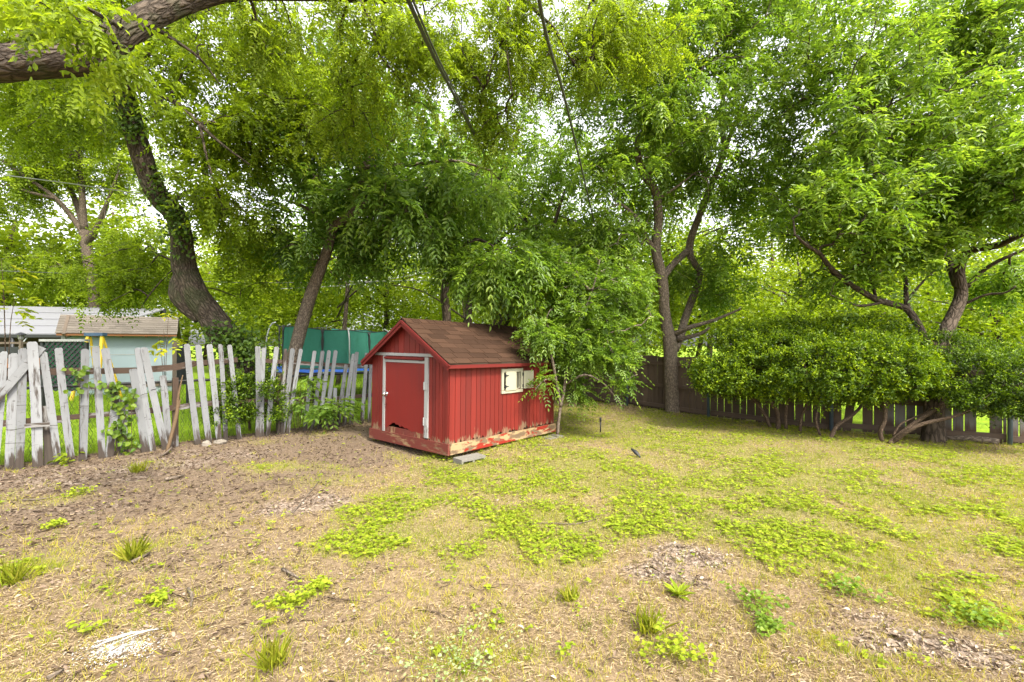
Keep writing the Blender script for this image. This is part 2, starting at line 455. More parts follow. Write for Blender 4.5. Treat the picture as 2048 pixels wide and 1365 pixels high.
M_LEAF_LIGHT = leaf_mat('light_leaf', (.11, .16, .010), (.19, .26, .016), (.30, .36, .026), .5, .5, .3)
M_LEAF_FAR = leaf_mat('far_leaf', (.10, .15, .010), (.19, .255, .016), (.31, .36, .026), .5, .5, .3)
M_LEAF_SHRUB = leaf_mat('shrub_leaf', (.028, .06, .004), (.11, .185, .006), (.29, .38, .010), .42, .45, .35)
M_LEAF_IVY = leaf_mat('ivy_leaf', (.03, .06, .008), (.07, .13, .010), (.15, .21, .014), .35, .5, .3)
M_LEAF_YEL = leaf_mat('yellow_leaf', (.16, .22, .010), (.26, .30, .012), (.36, .34, .015), .45, .6, .2)
M_GRASS = leaf_mat('grass_blade', (.11, .17, .013), (.26, .29, .020), (.44, .37, .075), .4, .7, .1)
M_CLOVER = leaf_mat('clover_leaf', (.13, .19, .014), (.235, .30, .022), (.37, .41, .04), .4, .7, .1)
M_STRAW = leaf_mat('straw', (.19, .13, .065), (.40, .305, .17), (.56, .46, .29), .15, .8, .1, (1.1, 1.0, .8))
M_LITTER = leaf_mat('dead_leaf', (.085, .058, .04), (.22, .16, .115), (.40, .33, .26), .1, .85, .1, (1.1, 1.0, .8))
M_PICKET = paint_mat('old_white_paint', (.235, .24, .245), (.05, .038, .03), .34, 11, .13, .24, .34, .65, .75, edge=.045, crack=True)
M_PICKET_BARE = paint_mat('bare_grey_board', (.22, .21, .20), (.055, .043, .034), .75, 9, .14, .4, .5, .35)
M_RAIL = paint_mat('old_brown_rail', (.2, .19, .18), (.055, .034, .022), .95, 10, .15)
M_RED = paint_mat('red_paint', (.165, .018, .013), (.20, .125, .075), .02, 13, .22, .24, .17, .3, .55, edge=.03)
M_RED_DOOR = paint_mat('red_door_paint', (.18, .016, .0125), (.2, .13, .08), .0, 8, .3, .06, .12, .25, .5)
M_RED_TRIM = paint_mat('red_trim_paint', (.14, .014, .011), (.1, .06, .04), .18, 9, .15, 0, 1, .35)
M_SKIRT = paint_mat('peeled_red_skirt', (.26, .022, .011), (.15, .10, .06), .8, 7, .35, 0, 1, .2, .6, (.30, .21, .11), .012)
M_SKIRT_DARK = paint_mat('dull_red_skirt', (.15, .033, .024), (.16, .10, .06), .55, 6, .25, 0, 1, .3, .7, (.24, .155, .08), .04)
M_WHITE = paint_mat('white_trim_paint', (.31, .31, .30), (.11, .08, .06), .12, 12, .2, .1, .4, .2, .6)
M_CREAM = paint_mat('cream_paint', (.385, .36, .26), (.4, .3, .18), .05, 8, .4, 0, 1, .15, .6)
M_BLACK = plain_mat('black_metal', (.02, .02, .022), .5, .4)
M_DARKIN = plain_mat('dark_plywood', (.05, .035, .025), .9, .1)
M_SHINGLE = plain_mat('brown_shingle', (.046, .025, .0155), .95, .1, 0, .5, 5, .6)
M_SHINGLE2 = plain_mat('tan_shingle', (.125, .108, .09), .95, .1, 0, .3, 1.5, .5)
M_CONC = plain_mat('concrete', (.165, .155, .135), .95, .1, 0, .3, 9, .6)
M_STONE = plain_mat('pale_stone', (.23, .20, .165), .9, .1, 0, .25, 9, .5)
M_FENCE = paint_mat('weathered_brown_board', (.135, .094, .068), (.065, .045, .034), .22, 7, .1, .25, .3, .7, .85, edge=.25)
M_FENCE_W = paint_mat('weathered_whitewashed_board', (.19, .18, .17), (.085, .055, .04), .35, 7, .12, .5, .3, .5, .8, edge=.12)
M_POST = plain_mat('blue_grey_steel', (.085, .115, .15), .45, .5, .3, .2, 8)
M_STEEL = plain_mat('galvanised_steel', (.35, .36, .37), .4, .5, .7, .2)
M_WIRE = plain_mat('dark_wire', (.06, .055, .05), .6, .3, .3)
M_CHROME = plain_mat('chrome', (.7, .7, .72), .15, .5, 1, .05)
M_BLUEWALL = plain_mat('pale_blue_paint', (.23, .285, .31), .8, .2, 0, .14, 2.2, .2)
M_BROWNTRIM = plain_mat('brown_trim', (.20, .085, .035), .7, .2, 0, .3)
M_WOOD = plain_mat('grey_wood', (.115, .09, .07), .9, .1, 0, .35, 6, .4)
M_LIGHTWOOD = plain_mat('snapped_wood', (.10, .066, .038), .85, .1, 0, .45, 12, .6)
M_CARPORT = plain_mat('white_sheet_roof', (.17, .17, .185), .5, .3, 0, .06, .6)
M_GREENPANEL = plain_mat('green_panel', (.05, .36, .14), .6, .3, 0, .5, 9)
M_BLACKPL = plain_mat('black_plastic', (.018, .019, .022), .5, .4)
M_DKPANEL = plain_mat('dark_blue_grey_panel', (.055, .06, .075), .5, .4)
M_YELLOW = plain_mat('yellow_fibreglass', (.72, .48, .03), .45, .4, 0, .1)
M_BLUECAP = plain_mat('dark_blue_plastic', (.05, .09, .16), .5, .4)
M_BLUEPAD = plain_mat('blue_vinyl_pad', (.015, .12, .60), .35, .5, 0, .2)
M_NET = plain_mat('green_shade_net', (.034, .16, .12), .8, .2, 0, .25, 14)
M_CABLE = plain_mat('black_cable', (.06, .06, .06), .4, .5)
M_CABLE2 = plain_mat('grey_cable', (.22, .22, .22), .4, .5)
M_ASH = plain_mat('white_ash', (.45, .44, .43), .95, .1, 0, .15, 20, .8)

# ------------------------------------------------------------------ ground
def gz(x, y):
    x = np.asarray(x, float); y = np.asarray(y, float)
    z = .035 * (fbm(x * .55 + 40, y * .55 + 40, 4) - .5) + .016 * (fbm(x * 3 + 9, y * 3, 3) - .5)
    z = z - .09 * np.exp(-((x - .9) ** 2 / 1.4 + (y - 8.2) ** 2 / 1.2)) - .05 * np.exp(-((x + 1.3) ** 2 + (y - 6.2) ** 2) / 1.0)
    return z
def gzs(x, y): return float(gz(x, y))
def on(px, py):
    x, y = G(px, py); return Vector((x, y, gzs(x, y)))

def blob(x, y, c, rx, ry, ang=0):
    dx, dy = x - c[0], y - c[1]; ca, sa = math.cos(ang), math.sin(ang)
    u = (dx * ca + dy * sa) / rx; v = (-dx * sa + dy * ca) / ry
    return np.exp(-(u * u + v * v))
FB = lambda x, y: (y - x - 11.45) / 1.41421      # signed distance behind the picket fence line
def rfence_y(x):                                  # the board fence line
    xs = [.3, 2.86, 4.08, 5.53, 7.41, 10.5, 30]; ys = [13.6, 11.06, 9.3, 7.8, 6.72, 5.2, -4]
    return np.interp(x, xs, ys)
def masks(x, y):
    """green cover, leafy mulch with shade painted in under the board-fence shrubs, bare dirt, neighbour's lawn: 0..1 each."""
    x = np.asarray(x, float); y = np.asarray(y, float)
    n = fbm(x * 1.6 + 3, y * 1.6 + 8, 5); n2 = fbm(x * 5 + 30, y * 5, 4)
    g = np.zeros_like(x)
    for px, py, rx, ry, a, am in ((830, 1000, .75, .42, 0, 1.25), (710, 1090, .34, .2, 0, 1.4), (780, 1070, .3, .2, 0, 1.1), (690, 1020, .3, .3, 0, 1.0), (960, 945, .8, .45, 0, .9), (1080, 885, .9, .4, 0, 1),
                              (600, 1200, .2, .05, .5, 1), (1345, 1295, .13, .09, 0, 1.0), (1680, 1300, .42, .07, -.75, 1.3), (1560, 1085, .55, .2, -.3, .9),
                              (1700, 1130, .5, .14, -.4, .9), (1850, 1080, .6, .3, -.4, .9), (1960, 1160, .4, .1, -.5, .9), (1400, 980, 1.2, .6, -.2, .5), (1200, 930, 1.2, .7, 0, .6),
                              (1700, 950, 1.6, .4, -.3, .5), (1900, 960, .9, .3, -.4, .9), (1620, 1010, .6, .2, 0, .7), (60, 1140, .25, .1, 0, .8), (270, 1100, .12, .1, 0, .8), (700, 935, .6, .15, 0, .5),
                              (540, 935, .5, .2, 0, .6), (380, 1010, .4, .14, 0, .55), (520, 1130, .2, .06, 0, .7), (1480, 1210, .12, .12, 0, .8), (1250, 1010, .6, .3, 0, .5), (1950, 1240, .25, .06, -.7, .8),
                              (900, 1310, .35, .16, 0, .45), (1800, 1220, .3, .07, -.5, .8), (1000, 1140, .4, .2, 0, .25), (840, 1180, .15, .12, 0, .4)):
        g = np.maximum(g, am * blob(x, y, G(px, py), rx, ry, a))
    xb = -1.35 + 2.6 / (1 + np.exp(-(3.05 - y) * 4)) + .6 * np.clip(y - 5.6, 0, 1)
    field = .80 / (1 + np.exp(-(x - xb) * 3.0)) * np.clip((y - 1.9) / 1.4, .25, 1)
    g = np.maximum(g, field)
    for px, py, rx, ry in ((1370, 1115, .5, .3), (1330, 1150, .36, .22), (620, 1010, .5, .3), (1900, 1300, .5, .15)): g = g - .75 * blob(x, y, G(px, py), rx, ry)
    green = np.clip((g + (n - .5) * 1.5 + (n2 - .5) * .6 - .2) * 1.5, 0, 1)
    m = np.zeros_like(x)
    for px, py, rx, ry, a, am in ((620, 1010, .55, .32, .3, 1), (1370, 1115, .38, .24, 0, 1.1), (1330, 1150, .3, .2, 0, .8), (1900, 1300, .55, .16, -.3, 1), (1720, 1240, .3, .1, 0, .7), (250, 940, 2, .8, .78, .7), (1500, 860, 1.2, .4, -.6, .5),
                              (1850, 905, 1.5, .4, -.4, .8), (150, 1010, 1.2, .4, .5, .5)):  # blobs along the board fence also paint the shade under its shrubs
        m = np.maximum(m, am * blob(x, y, G(px, py), rx, ry, a))
    mulch = np.clip((m + (n2 - .5) * 1.2 - .3) * 2, 0, 1) * (1 - .7 * green)
    d = np.clip(1.35 - np.abs(FB(x, y) + .9) * .55, 0, 1) + .8 * blob(x, y, G(660, 900), 1.2, .8) + .5 * blob(x, y, G(200, 1000), 1.2, .6) + .55 * blob(x, y, (6.2, 7.0), 2.4, .5, -.6) + .5 * blob(x, y, G(1500, 1260), .3, .15) + .55 / (1 + np.exp((x + .75 + .25 * (y - 3)) * 3.2))
    dirt = np.clip((d + (n - .5) * .9 - .25) * 1.4, 0, 1) * (1 - green)
    lawn = np.clip((FB(x, y) - .35) * 3, 0, 1)
    lawn = np.maximum(lawn, np.clip((y - rfence_y(x) - .2) * 3, 0, 1))
    return green, mulch, dirt, lawn

def build_ground():
    far = [12, 13, 14.5, 17, 20, 25, 32, 45, 70, 110, 200, 420]
    xs = np.concatenate([-np.array(far[::-1]), np.arange(-11.5, 11.55, .06), far])
    ys = np.concatenate([-np.array([420, 200, 90, 40, 20, 10, 5, 2, 0]), np.arange(.6, 13.6, .06), [14, 14.6, 15.5, 17, 19, 22, 27, 35, 50, 80, 140, 260, 420]])
    X, Y = np.meshgrid(xs, ys); Z = gz(X, Y) * np.clip(1 - (np.maximum(np.abs(X) - 11, 0) + np.maximum(Y - 13, 0) + np.maximum(-Y, 0)) / 6, 0, 1)
    gr, mu, di, la = masks(X, Y)
    Z = Z + .014 * gr * fbm(X * 9, Y * 9, 2)
    nx, ny = len(xs), len(ys)
    V = np.stack([X, Y, Z], -1).reshape(-1, 3)
    i = np.arange(nx - 1)[None] + nx * np.arange(ny - 1)[:, None]
    F = np.stack([i, i + 1, i + 1 + nx, i + nx], -1).reshape(-1, 4)
    me = bpy.data.meshes.new('ground'); me.vertices.add(len(V)); me.vertices.foreach_set('co', V.astype(np.float32).ravel())
    me.loops.add(F.size); me.loops.foreach_set('vertex_index', F.astype(np.int32).ravel())
    me.polygons.add(len(F)); me.polygons.foreach_set('loop_start', (np.arange(len(F)) * 4).astype(np.int32)); me.update(calc_edges=True)
    me.polygons.foreach_set('use_smooth', [True] * len(F))
    for nme, a in (('green', gr), ('mulch', mu), ('dirt', di), ('lawn', la)):
        at = me.attributes.new(nme, 'FLOAT', 'POINT'); at.data.foreach_set('value', a.astype(np.float32).ravel())
    q = NT('yard_soil'); v = q.coord('obj')
    n1 = q.noise(v, 2.2, 8, .65); n2 = q.noise(v, 28, 6, .7); n3 = q.noise(v, 130, 4, .7)
    vo = q.n('ShaderNodeTexVoronoi'); vo.inputs['Scale'].default_value = 42; vo.inputs['Randomness'].default_value = 1; q.l(v, vo.inputs['Vector'])
    sep = q.n('ShaderNodeSeparateColor'); q.l(vo.outputs['Color'], sep.inputs[0])
    straw = q.ramp(q.math('ADD', q.math('MULTIPLY', n2, .6), q.math('MULTIPLY', n3, .4)), [(.34, c4(.06, .04, .024)), (.5, c4(.23, .165, .095)), (.68, c4(.44, .335, .20))])
    straw = q.mix(q.math('MULTIPLY', n1, .5), straw, c4(.20, .14, .085))
    mul = q.ramp(sep.outputs[0], [(0, c4(.08, .055, .04)), (.5, c4(.22, .165, .125)), (1, c4(.36, .29, .235))])
    dir_ = q.ramp(q.math('ADD', q.math('MULTIPLY', n2, .5), q.math('MULTIPLY', n3, .5)), [(.3, c4(.08, .057, .041)), (.7, c4(.24, .175, .12))])
    grc = q.ramp(n2, [(.3, c4(.10, .11, .025)), (.7, c4(.28, .27, .06))])
    law = q.ramp(q.math('ADD', q.math('MULTIPLY', n1, .7), q.math('MULTIPLY', n2, .3)), [(.35, c4(.11, .19, .015)), (.65, c4(.24, .34, .02))])
    brk = lambda a, k: q.math('MULTIPLY', q.math('ADD', q.attr(a).outputs['Fac'], q.math('MULTIPLY', q.math('SUBTRACT', n2, .5), k)), 1.0, True)
    c = q.mix(brk('dirt', .6), straw, dir_); c = q.mix(brk('mulch', .5), c, mul)
    c = q.mix(q.math('MULTIPLY', q.attr('green').outputs['Fac'], q.math('ADD', .1, q.math('MULTIPLY', n3, .9))), c, grc)
    c = q.mix(q.attr('lawn').outputs['Fac'], c, law)
    q.col(c); q.bump(q.math('ADD', q.math('ADD', n2, q.math('MULTIPLY', n3, .6)), q.math('MULTIPLY', vo.outputs['Distance'], .6)), .8, .02); q.fin(.95, .1)
    me.materials.append(q.m)
    o = bpy.data.objects.new('ground', me); COL.objects.link(o); tag(o, kind='structure')

def sample_ground(n, seed, weight, ymin=1.5, ymax=13.2, power=1.0):
    """Random ground points, denser near the eye, kept with probability weight(x, y)."""
    rng = np.random.default_rng(seed)
    u = rng.random(n); Y = ymin * (ymax / ymin) ** (u ** (1 / power)) ; hw = Y * 1.2 + 1.6
    X = (rng.random(n) * 2 - 1) * hw
    inside = (FB(X, Y) < .3) & (Y < rfence_y(X) + .1)
    k = inside & (rng.random(n) < weight(X, Y))
    X, Y = X[k], Y[k]; return X, Y, gz(X, Y)

def build_cover():
    rng = np.random.default_rng(31)
    # dry straw lying about
    X, Y, Z = sample_ground(420000, 1, lambda x, y: np.clip(.66 - .4 * masks(x, y)[1] - .5 * masks(x, y)[2] - .32 * masks(x, y)[0], .04, 1) * np.clip(fbm(x * 4, y * 4, 3) * 3 - .7, .15, 1))
    N = len(X); a = rng.normal(0.45, 1.3, N); el = rng.normal(.06, .16, N)
    d = np.stack([np.cos(a), np.sin(a), el], 1); s = 1 + Y * .07
    o = leaf_mesh('dry_grass', np.stack([X, Y, Z + .006 + .012 * rng.random(N)], 1), d, np.array([0, 0, 1.]) + rng.normal(size=(N, 3)) * .3, (.012 + .05 * rng.random(N) ** 2.5) * s, (.0014 + .0018 * rng.random(N)) * s, M_STRAW, shape=4)
    tag(o, kind='stuff')
    # standing grass, green to straw coloured
    def wg(x, y):
        g, m, d, l = masks(x, y); return np.clip(.15 + .85 * g - .13 * d - .12 * m, .01, 1)
    X, Y, Z = sample_ground(430000, 2, wg, ymax=13)
    N = len(X); g = masks(X, Y)[0]
    clump = fbm(X * 6, Y * 6, 2)
    d = np.stack([rng.normal(size=N) * .55, rng.normal(size=N) * .55, np.ones(N)], 1); s = 1 + Y * .045
    ln = (.022 + .05 * rng.random(N) * (.4 + clump)) * s
    tx, ty, tz = sample_ground(8000, 12, lambda x, y: np.clip(.5 - .3 * masks(x, y)[2] - .3 * masks(x, y)[1], .05, 1), ymax=9)
    kb = 16; nT = len(tx) * kb; lean = rng.normal(size=(len(tx), 2)) * .3
    X = np.concatenate([X, np.repeat(tx, kb) + rng.normal(size=nT) * .013]); Y = np.concatenate([Y, np.repeat(ty, kb) + rng.normal(size=nT) * .013]); Z = gz(X, Y)
    d = np.concatenate([d, np.stack([np.repeat(lean[:, 0], kb) + rng.normal(size=nT) * .45, np.repeat(lean[:, 1], kb) + rng.normal(size=nT) * .45, np.ones(nT)], 1)])
    ln = np.concatenate([ln, np.repeat(.025 + .055 * rng.random(len(tx)) ** 2, kb) * (.5 + .7 * rng.random(nT))]); N = len(X); g = masks(X, Y)[0]; s = 1 + Y * .045
    toff = np.concatenate([np.zeros(N - nT), np.repeat(rng.normal(size=len(tx)) * .25 - .15, kb)])
    ti = np.clip(toff + .82 - .42 * g + .5 * (fbm(X * 1.3 + 70, Y * 1.3, 3) - .5) + rng.normal(size=N) * .2, 0, 1)
    o = leaf_mesh('grass', np.stack([X, Y, Z - .004], 1), d, rand_unit(N), ln, (.0022 + .0022 * rng.random(N)) * s, M_GRASS, shape=3, tint=ti)
    tag(o, kind='stuff')
    # clover: rounded leaflets in threes
    def wc(x, y):
        g, m, d, l = masks(x, y); return np.maximum(np.clip((g - .35) * 1.8, 0, 1) * np.clip((fbm(x * 3.3 + 7, y * 3.3, 3) - .37 + .12 * np.clip(g - .8, 0, 1)) * 5, 0, 1), .30 * np.clip((fbm(x * 11 + 3, y * 11, 2) - .70) * 6, 0, 1) * (1 - .6 * m))
    X, Y, Z = sample_ground(200000, 3, wc)
    N = len(X); h = .012 + .035 * rng.random(N); th = rng.random(N) * 6.28
    pos = np.repeat(np.stack([X, Y, Z + h], 1), 3, 0); ta = np.repeat(th, 3) + np.tile([0, 2.09, 4.19], N)
    d = np.stack([np.cos(ta), np.sin(ta), np.full(3 * N, .1)], 1) + rng.normal(size=(3 * N, 3)) * .15
    sz = np.repeat((.009 + .015 * rng.random(N) ** 1.8) * (1 + Y * .035), 3)
    ti = np.repeat(np.clip(rng.normal(.5, .22, N), 0, 1), 3)
    o = leaf_mesh('clover', pos, d, np.array([0, 0, 1.]) + rng.normal(size=(3 * N, 3)) * .3, sz, sz * .95, M_CLOVER, shape=6, tint=ti, fold=.1)
    tag(o, kind='stuff')
    # dead leaves
    def wl(x, y):
        g, m, d, l = masks(x, y); return np.clip(.03 + .75 * m + .42 * d - .3 * g, .01, 1)
    X, Y, Z = sample_ground(170000, 4, wl)
    N = len(X); a = rng.random(N) * 6.28
    d = np.stack([np.cos(a), np.sin(a), rng.normal(.05, .25, N)], 1); s = 1 + Y * .04
    ln = (.010 + .026 * rng.random(N) ** 1.6) * s
    mm = masks(X, Y); ti = np.clip(.48 + .2 * mm[1] - .42 * mm[2] + rng.normal(size=N) * .22, 0, 1)
    o = leaf_mesh('leaf_litter', np.stack([X, Y, Z + .005 + .012 * rng.random(N)], 1), d, np.array([0, 0, 1.]) + rng.normal(size=(N, 3)) * .55, ln, ln * (.35 + .3 * rng.random(N)), M_LITTER, shape=6, tint=ti, fold=.35)
    tag(o, kind='stuff')
    # twigs
    X, Y, Z = sample_ground(5200, 5, lambda x, y: np.clip(.16 + .5 * masks(x, y)[2] + .25 * masks(x, y)[1] - .4 * masks(x, y)[0] - .1 * (x > 0), .02, 1))
    mb = MB()
    for x, y, z in zip(X, Y, Z):
        L = .05 + .22 * rng.random() ** 2; a = rng.normal(.45, .7); r = .002 + .004 * rng.random() ** 2
        p = [Vector((x + math.cos(a) * L * t, y + math.sin(a) * L * t, z + .012 + rng.normal() * .006)) + Vector(rng.normal(size=3)) * L * .04 for t in (0, .5, 1)]
        mb.tube(p, [r, r, r * .5], n=4, sub=1)
    tag(mb.build('twig_litter', M_TWIG, smooth=True), kind='stuff')
    # the neighbours' lawn behind the fences
    n = 90000
    u = rng.random(n); D = .35 + 14 * u ** 2; t = rng.random(n) * 17 - 4
    X = -6.1 + .7071 * t - .7071 * D; Y = 5.35 + .7071 * t + .7071 * D
    k = (Y < rfence_y(np.maximum(X, .3)) + 6) & (Y > 3); X, Y, D = X[k], Y[k], D[k]; N = len(X)
    d = np.stack([rng.normal(size=N) * .5, rng.normal(size=N) * .5, np.ones(N)], 1); s = 1 + D * .12
    o = leaf_mesh('lawn_grass', np.stack([X, Y, gz(X, Y) * 0 - .01], 1), d, rand_unit(N), (.04 + .07 * rng.random(N)) * s, .006 * s, leaf_mat('lawn_blade', (.10, .18, .012), (.19, .30, .016), (.30, .40, .03), .45, .6, .2), shape=3)
    tag(o, kind='stuff')

build_ground()
build_cover()

# ------------------------------------------------------------------ red shed
def build_shed():
    w, Lh, slope = 1.739, 2.48, .6175
    rz, ze = 1.893, 1.294
    S = thing('garden_shed', 'small red board shed with brown shingle roof and white trimmed door', 'shed', (-.842, 5.95, 0))
    S.rotation_euler = (0, math.radians(.9), math.atan2(.777, .629))
    B = lambda mb, name, mat, par=None, sm=False: mb.build(name, mat, par or S, sm, local=True)
    rt = lambda y: rz - slope * abs(y - w / 2) - .045
    rng = random.Random(5)
    def strips(mb, a0, a1, place, zb, zt, holes=(), step=(.105, .105), rag=.03):
        """Grooved siding: vertical strips 8 mm apart, ragged at the foot."""
        a = a0
        while a < a1 - .01:
            b = min(a + rng.choice(step), a1)
            if a1 - b < .03: b = a1
            spans = [(None, None)]
            for h0, h1, q0, q1 in holes:
                if b > h0 and a < h1: spans = [(None, q0), (q1, None)]
            for s0, s1 in spans:
                lo = s0 is None
                z0 = [zb + (rng.random() ** 3) * rag for _ in range(5)] if lo else [s1 if False else s0] * 5
                z0 = z0 if lo else [s0] * 5
                aa = [a + .004 + (b - a - .008) * k / 4 for k in range(5)]
                zz = [zt(x) if s1 is None else s1 for x in aa]
                V = []; A = []
                for dep in (.013, 0):
                    for x, za in zip(aa, z0): V.append(place(x, dep, za)); A.append((x, dep, za - .18))
                    for x, zc in zip(aa, zz): V.append(place(x, dep, zc)); A.append((x, dep, zc - .18))
                F = [(k, k + 1, k + 6, k + 5) for k in range(4)] + [(10 + k + 1, 10 + k, 15 + k, 15 + k + 1) for k in range(4)]
                F += [(0, 5, 15, 10), (14, 19, 9, 4)] + [(k + 1, k, 10 + k, 11 + k) for k in range(4)] + [(5 + k, 6 + k, 16 + k, 15 + k) for k in range(4)]
                mb.add(V, F, A, rng.random())
            a = b
    front = lambda a, dep, z: (-dep, a, z)
    side = lambda a, dep, z: (a, -dep, z)
    back = lambda a, dep, z: (Lh + dep, a, z)
    far = lambda a, dep, z: (a, w + dep, z)
    # front wall with the door opening, gable above
    mb = MB()
    strips(mb, 0, .40, front, .185, lambda y: min(1.345, rt(y)), step=(.1, .07, .11))
    strips(mb, 1.42, w, front, .185, lambda y: min(1.345, rt(y)), step=(.1, .07, .11))
    strips(mb, .40, 1.42, front, 1.275, lambda y: min(1.345, rt(y)), step=(.12,), rag=0)
    strips(mb, .02, w - .02, front, 1.37, lambda y: max(rt(y), 1.372), step=(.1, .13, .09), rag=0)
    wl = B(mb, 'front_wall', M_RED)
    mb = MB(); strips(mb, 0.0, Lh, side, .175, lambda x: 1.29, holes=((1.1, 1.5, .835, 1.105),), step=(.105, .105, .1, .09), rag=.05)
    B(mb, 'side_wall', M_RED)
    mb = MB(); strips(mb, 0, w, back, .18, lambda y: rt(y)); B(mb, 'back_wall', M_RED)
    mb = MB(); strips(mb, 0, Lh, far, .18, lambda x: 1.29); B(mb, 'side_wall', M_RED)
    # plywood behind the grooves
    mb = MB()
    def sheet(pl, a0, a1, z0, z1):
        V = [pl(a0, -.003, z0), pl(a1, -.003, z0), pl(a1, -.003, z1), pl(a0, -.003, z1), pl(a0, -.015, z0), pl(a1, -.015, z0), pl(a1, -.015, z1), pl(a0, -.015, z1)]
        mb.hexa(V)
    for pl, n in ((side, Lh), (far, Lh)):
        if pl is side:
            sheet(pl, 0.02, 1.1, .19, 1.28); sheet(pl, 1.5, n - .02, .19, 1.28); sheet(pl, 1.1, 1.5, .19, .835); sheet(pl, 1.1, 1.5, 1.105, 1.28)
        else: sheet(pl, 0.02, n - .02, .19, 1.28)
    sheet(front, .02, .43, .19, 1.3); sheet(front, 1.4, w - .02, .19, 1.3); sheet(front, .43, 1.4, 1.25, 1.3)
    for k in range(8):
        y0, y1 = k * w / 8 + .001, (k + 1) * w / 8 - .001; zt = min(rt(y0), rt(y1))
        sheet(front, y0, y1, 1.301, zt); sheet(back, y0, y1, .19, zt)
    B(mb, 'inner_lining', M_DARKIN)
    mb = MB(); mb.box((Lh / 2, w / 2, .165), (Lh - .06, w - .06, .05)); B(mb, 'floor_deck', M_DARKIN)
    # skirt boards
    mb = MB(); mb.bar((-.02, -.03, .115), (-.02, w + .02, .125), .15, .036, Vector((0, 0, 1))); B(mb, 'skirt_board', M_SKIRT_DARK)['label'] = 'dull flaking red front skirt board'
    mb = MB(); mb.bar((.0, -.024, .115), (Lh + .02, -.024, .095), .14, .036, Vector((0, 0, 1)), off=(3, 0, 0)); B(mb, 'skirt_board', M_SKIRT)['label'] = 'heavily peeled red and cream side skirt board'
    mb = MB(); mb.bar((Lh + .02, .0, .1), (Lh + .02, w, .1), .14, .034, Vector((0, 0, 1))); B(mb, 'skirt_board', M_SKIRT_DARK)
    mb = MB(); mb.bar((.0, w + .02, .11), (Lh, w + .02, .1), .14, .034, Vector((0, 0, 1))); B(mb, 'skirt_board', M_SKIRT_DARK)
    # corner boards
    mb = MB(); mb.bar((-.019, .012, .19), (-.019, .012, 1.285), .05, .01, Vector((0, 1, 0))); mb.bar((.012, -.019, .19), (.012, -.019, 1.27), .045, .01, Vector((1, 0, 0)), off=(2, 0, 0)); B(mb, 'corner_board', M_RED)
    # white trim
    mb = MB(); mb.bar((-.022, .105, 1.352), (-.022, w - .09, 1.364), .042, .018, Vector((0, 0, 1))); B(mb, 'head_trim', M_WHITE)
    mb = MB(); mb.bar((-.024, .425, .215), (-.024, .425, 1.325), .072, .022, Vector((0, 1, 0))); B(mb, 'door_trim', M_WHITE)
    mb = MB(); mb.bar((-.024, 1.40, .2), (-.024, 1.40, 1.335), .052, .022, Vector((0, 1, 0)), off=(1, 0, 0)); B(mb, 'door_trim', M_WHITE)
    mb = MB(); mb.bar((-.024, .464, 1.258), (-.024, 1.372, 1.262), .036, .02, Vector((0, 0, 1)), off=(2, 0, 0)); B(mb, 'door_trim', M_WHITE)
    mb = MB(); mb.bar((-.035, .47, 1.305), (-.035, 1.37, 1.309), .03, .05, Vector((0, 0, 1))); B(mb, 'drip_ledge', M_RED_TRIM)
    # door with its rotted foot
    edge = [(1.37, .245), (1.31, .262), (1.26, .30), (1.2, .335), (1.14, .352), (1.1, .33), (1.05, .322), (1.0, .296), (.96, .33), (.92, .30), (.86, .292), (.8, .282), (.72, .268), (.66, .272), (.6, .262), (.52, .262), (.464, .258)]
    fine = []
    for (y0, z0), (y1, z1) in zip(edge, edge[1:]):
        for k in range(3): fine.append((y0 + (y1 - y0) * k / 3, z0 + (z1 - z0) * k / 3 + rng.uniform(-.008, .008)))
    fine.append(edge[-1])
    mb = MB(); n = len(fine); V = []; A = []
    for x in (-.024, -.006):
        for y, z in fine: V.append((x, y, z)); A.append((y, x, z - .25))
        for y, z in fine: V.append((x, y, 1.24)); A.append((y, x, .99))
    F = []
    for k in range(n - 1):
        F += [(k, k + 1, n + k + 1, n + k), (2 * n + k + 1, 2 * n + k, 3 * n + k, 3 * n + k + 1), (k + 1, k, 2 * n + k, 2 * n + k + 1), (n + k, n + k + 1, 3 * n + k + 1, 3 * n + k)]
    mb.add(V, F, A); door = B(mb, 'door', M_RED_DOOR)
    mb = MB(); mb.box((-.012, .92, .235), (.02, .92, .09)); B(mb, 'threshold', M_SKIRT_DARK)
    mb = MB(); mb.tube([(-.026, 1.345, .76), (-.05, 1.345, .76)], .012, 10, 1); mb.lathe((0, 0, 0), [(.001, 0)], 3)
    mb.v = mb.v[:-3]; mb.f = [f for f in mb.f if max(f) < len(mb.v)]; mb.a = mb.a[:len(mb.v)]; mb.t = mb.t[:len(mb.f)]
    mb.tube([(-.05, 1.345, .76), (-.056, 1.345, .76), (-.075, 1.345, .76), (-.088, 1.345, .76)], [.018, .03, .03, .016], 12, 2)
    mb.tube([(-.026, 1.345, .76), (-.03, 1.345, .76)], .034, 14, 1)
    B(mb, 'door_knob', M_CHROME, door, True)
    mb = MB(); mb.tube([(-.05, 1.345, .73), (-.045, 1.315, .66), (-.04, 1.32, .61), (-.035, 1.36, .60)], .005, 6, 4); B(mb, 'pull_loop', M_RED_TRIM, door, True)
    for z in (.93, .44):
        mb = MB(); mb.box((-.04, .437, z), (.008, .07, .1)); mb.tube([(-.044, .458, z - .055), (-.044, .458, z + .055)], .008, 8, 1); B(mb, 'hinge', M_WHITE, door)
    # window
    wm = MB(); a0, a1, z0, z1 = 1.04, 1.555, .78, 1.152
    wm.box(((a0 + a1) / 2, -.026, z1 - .025), (a1 - a0, .024, .05)); wm.box(((a0 + a1) / 2, -.026, z0 + .022), (a1 - a0, .024, .044))
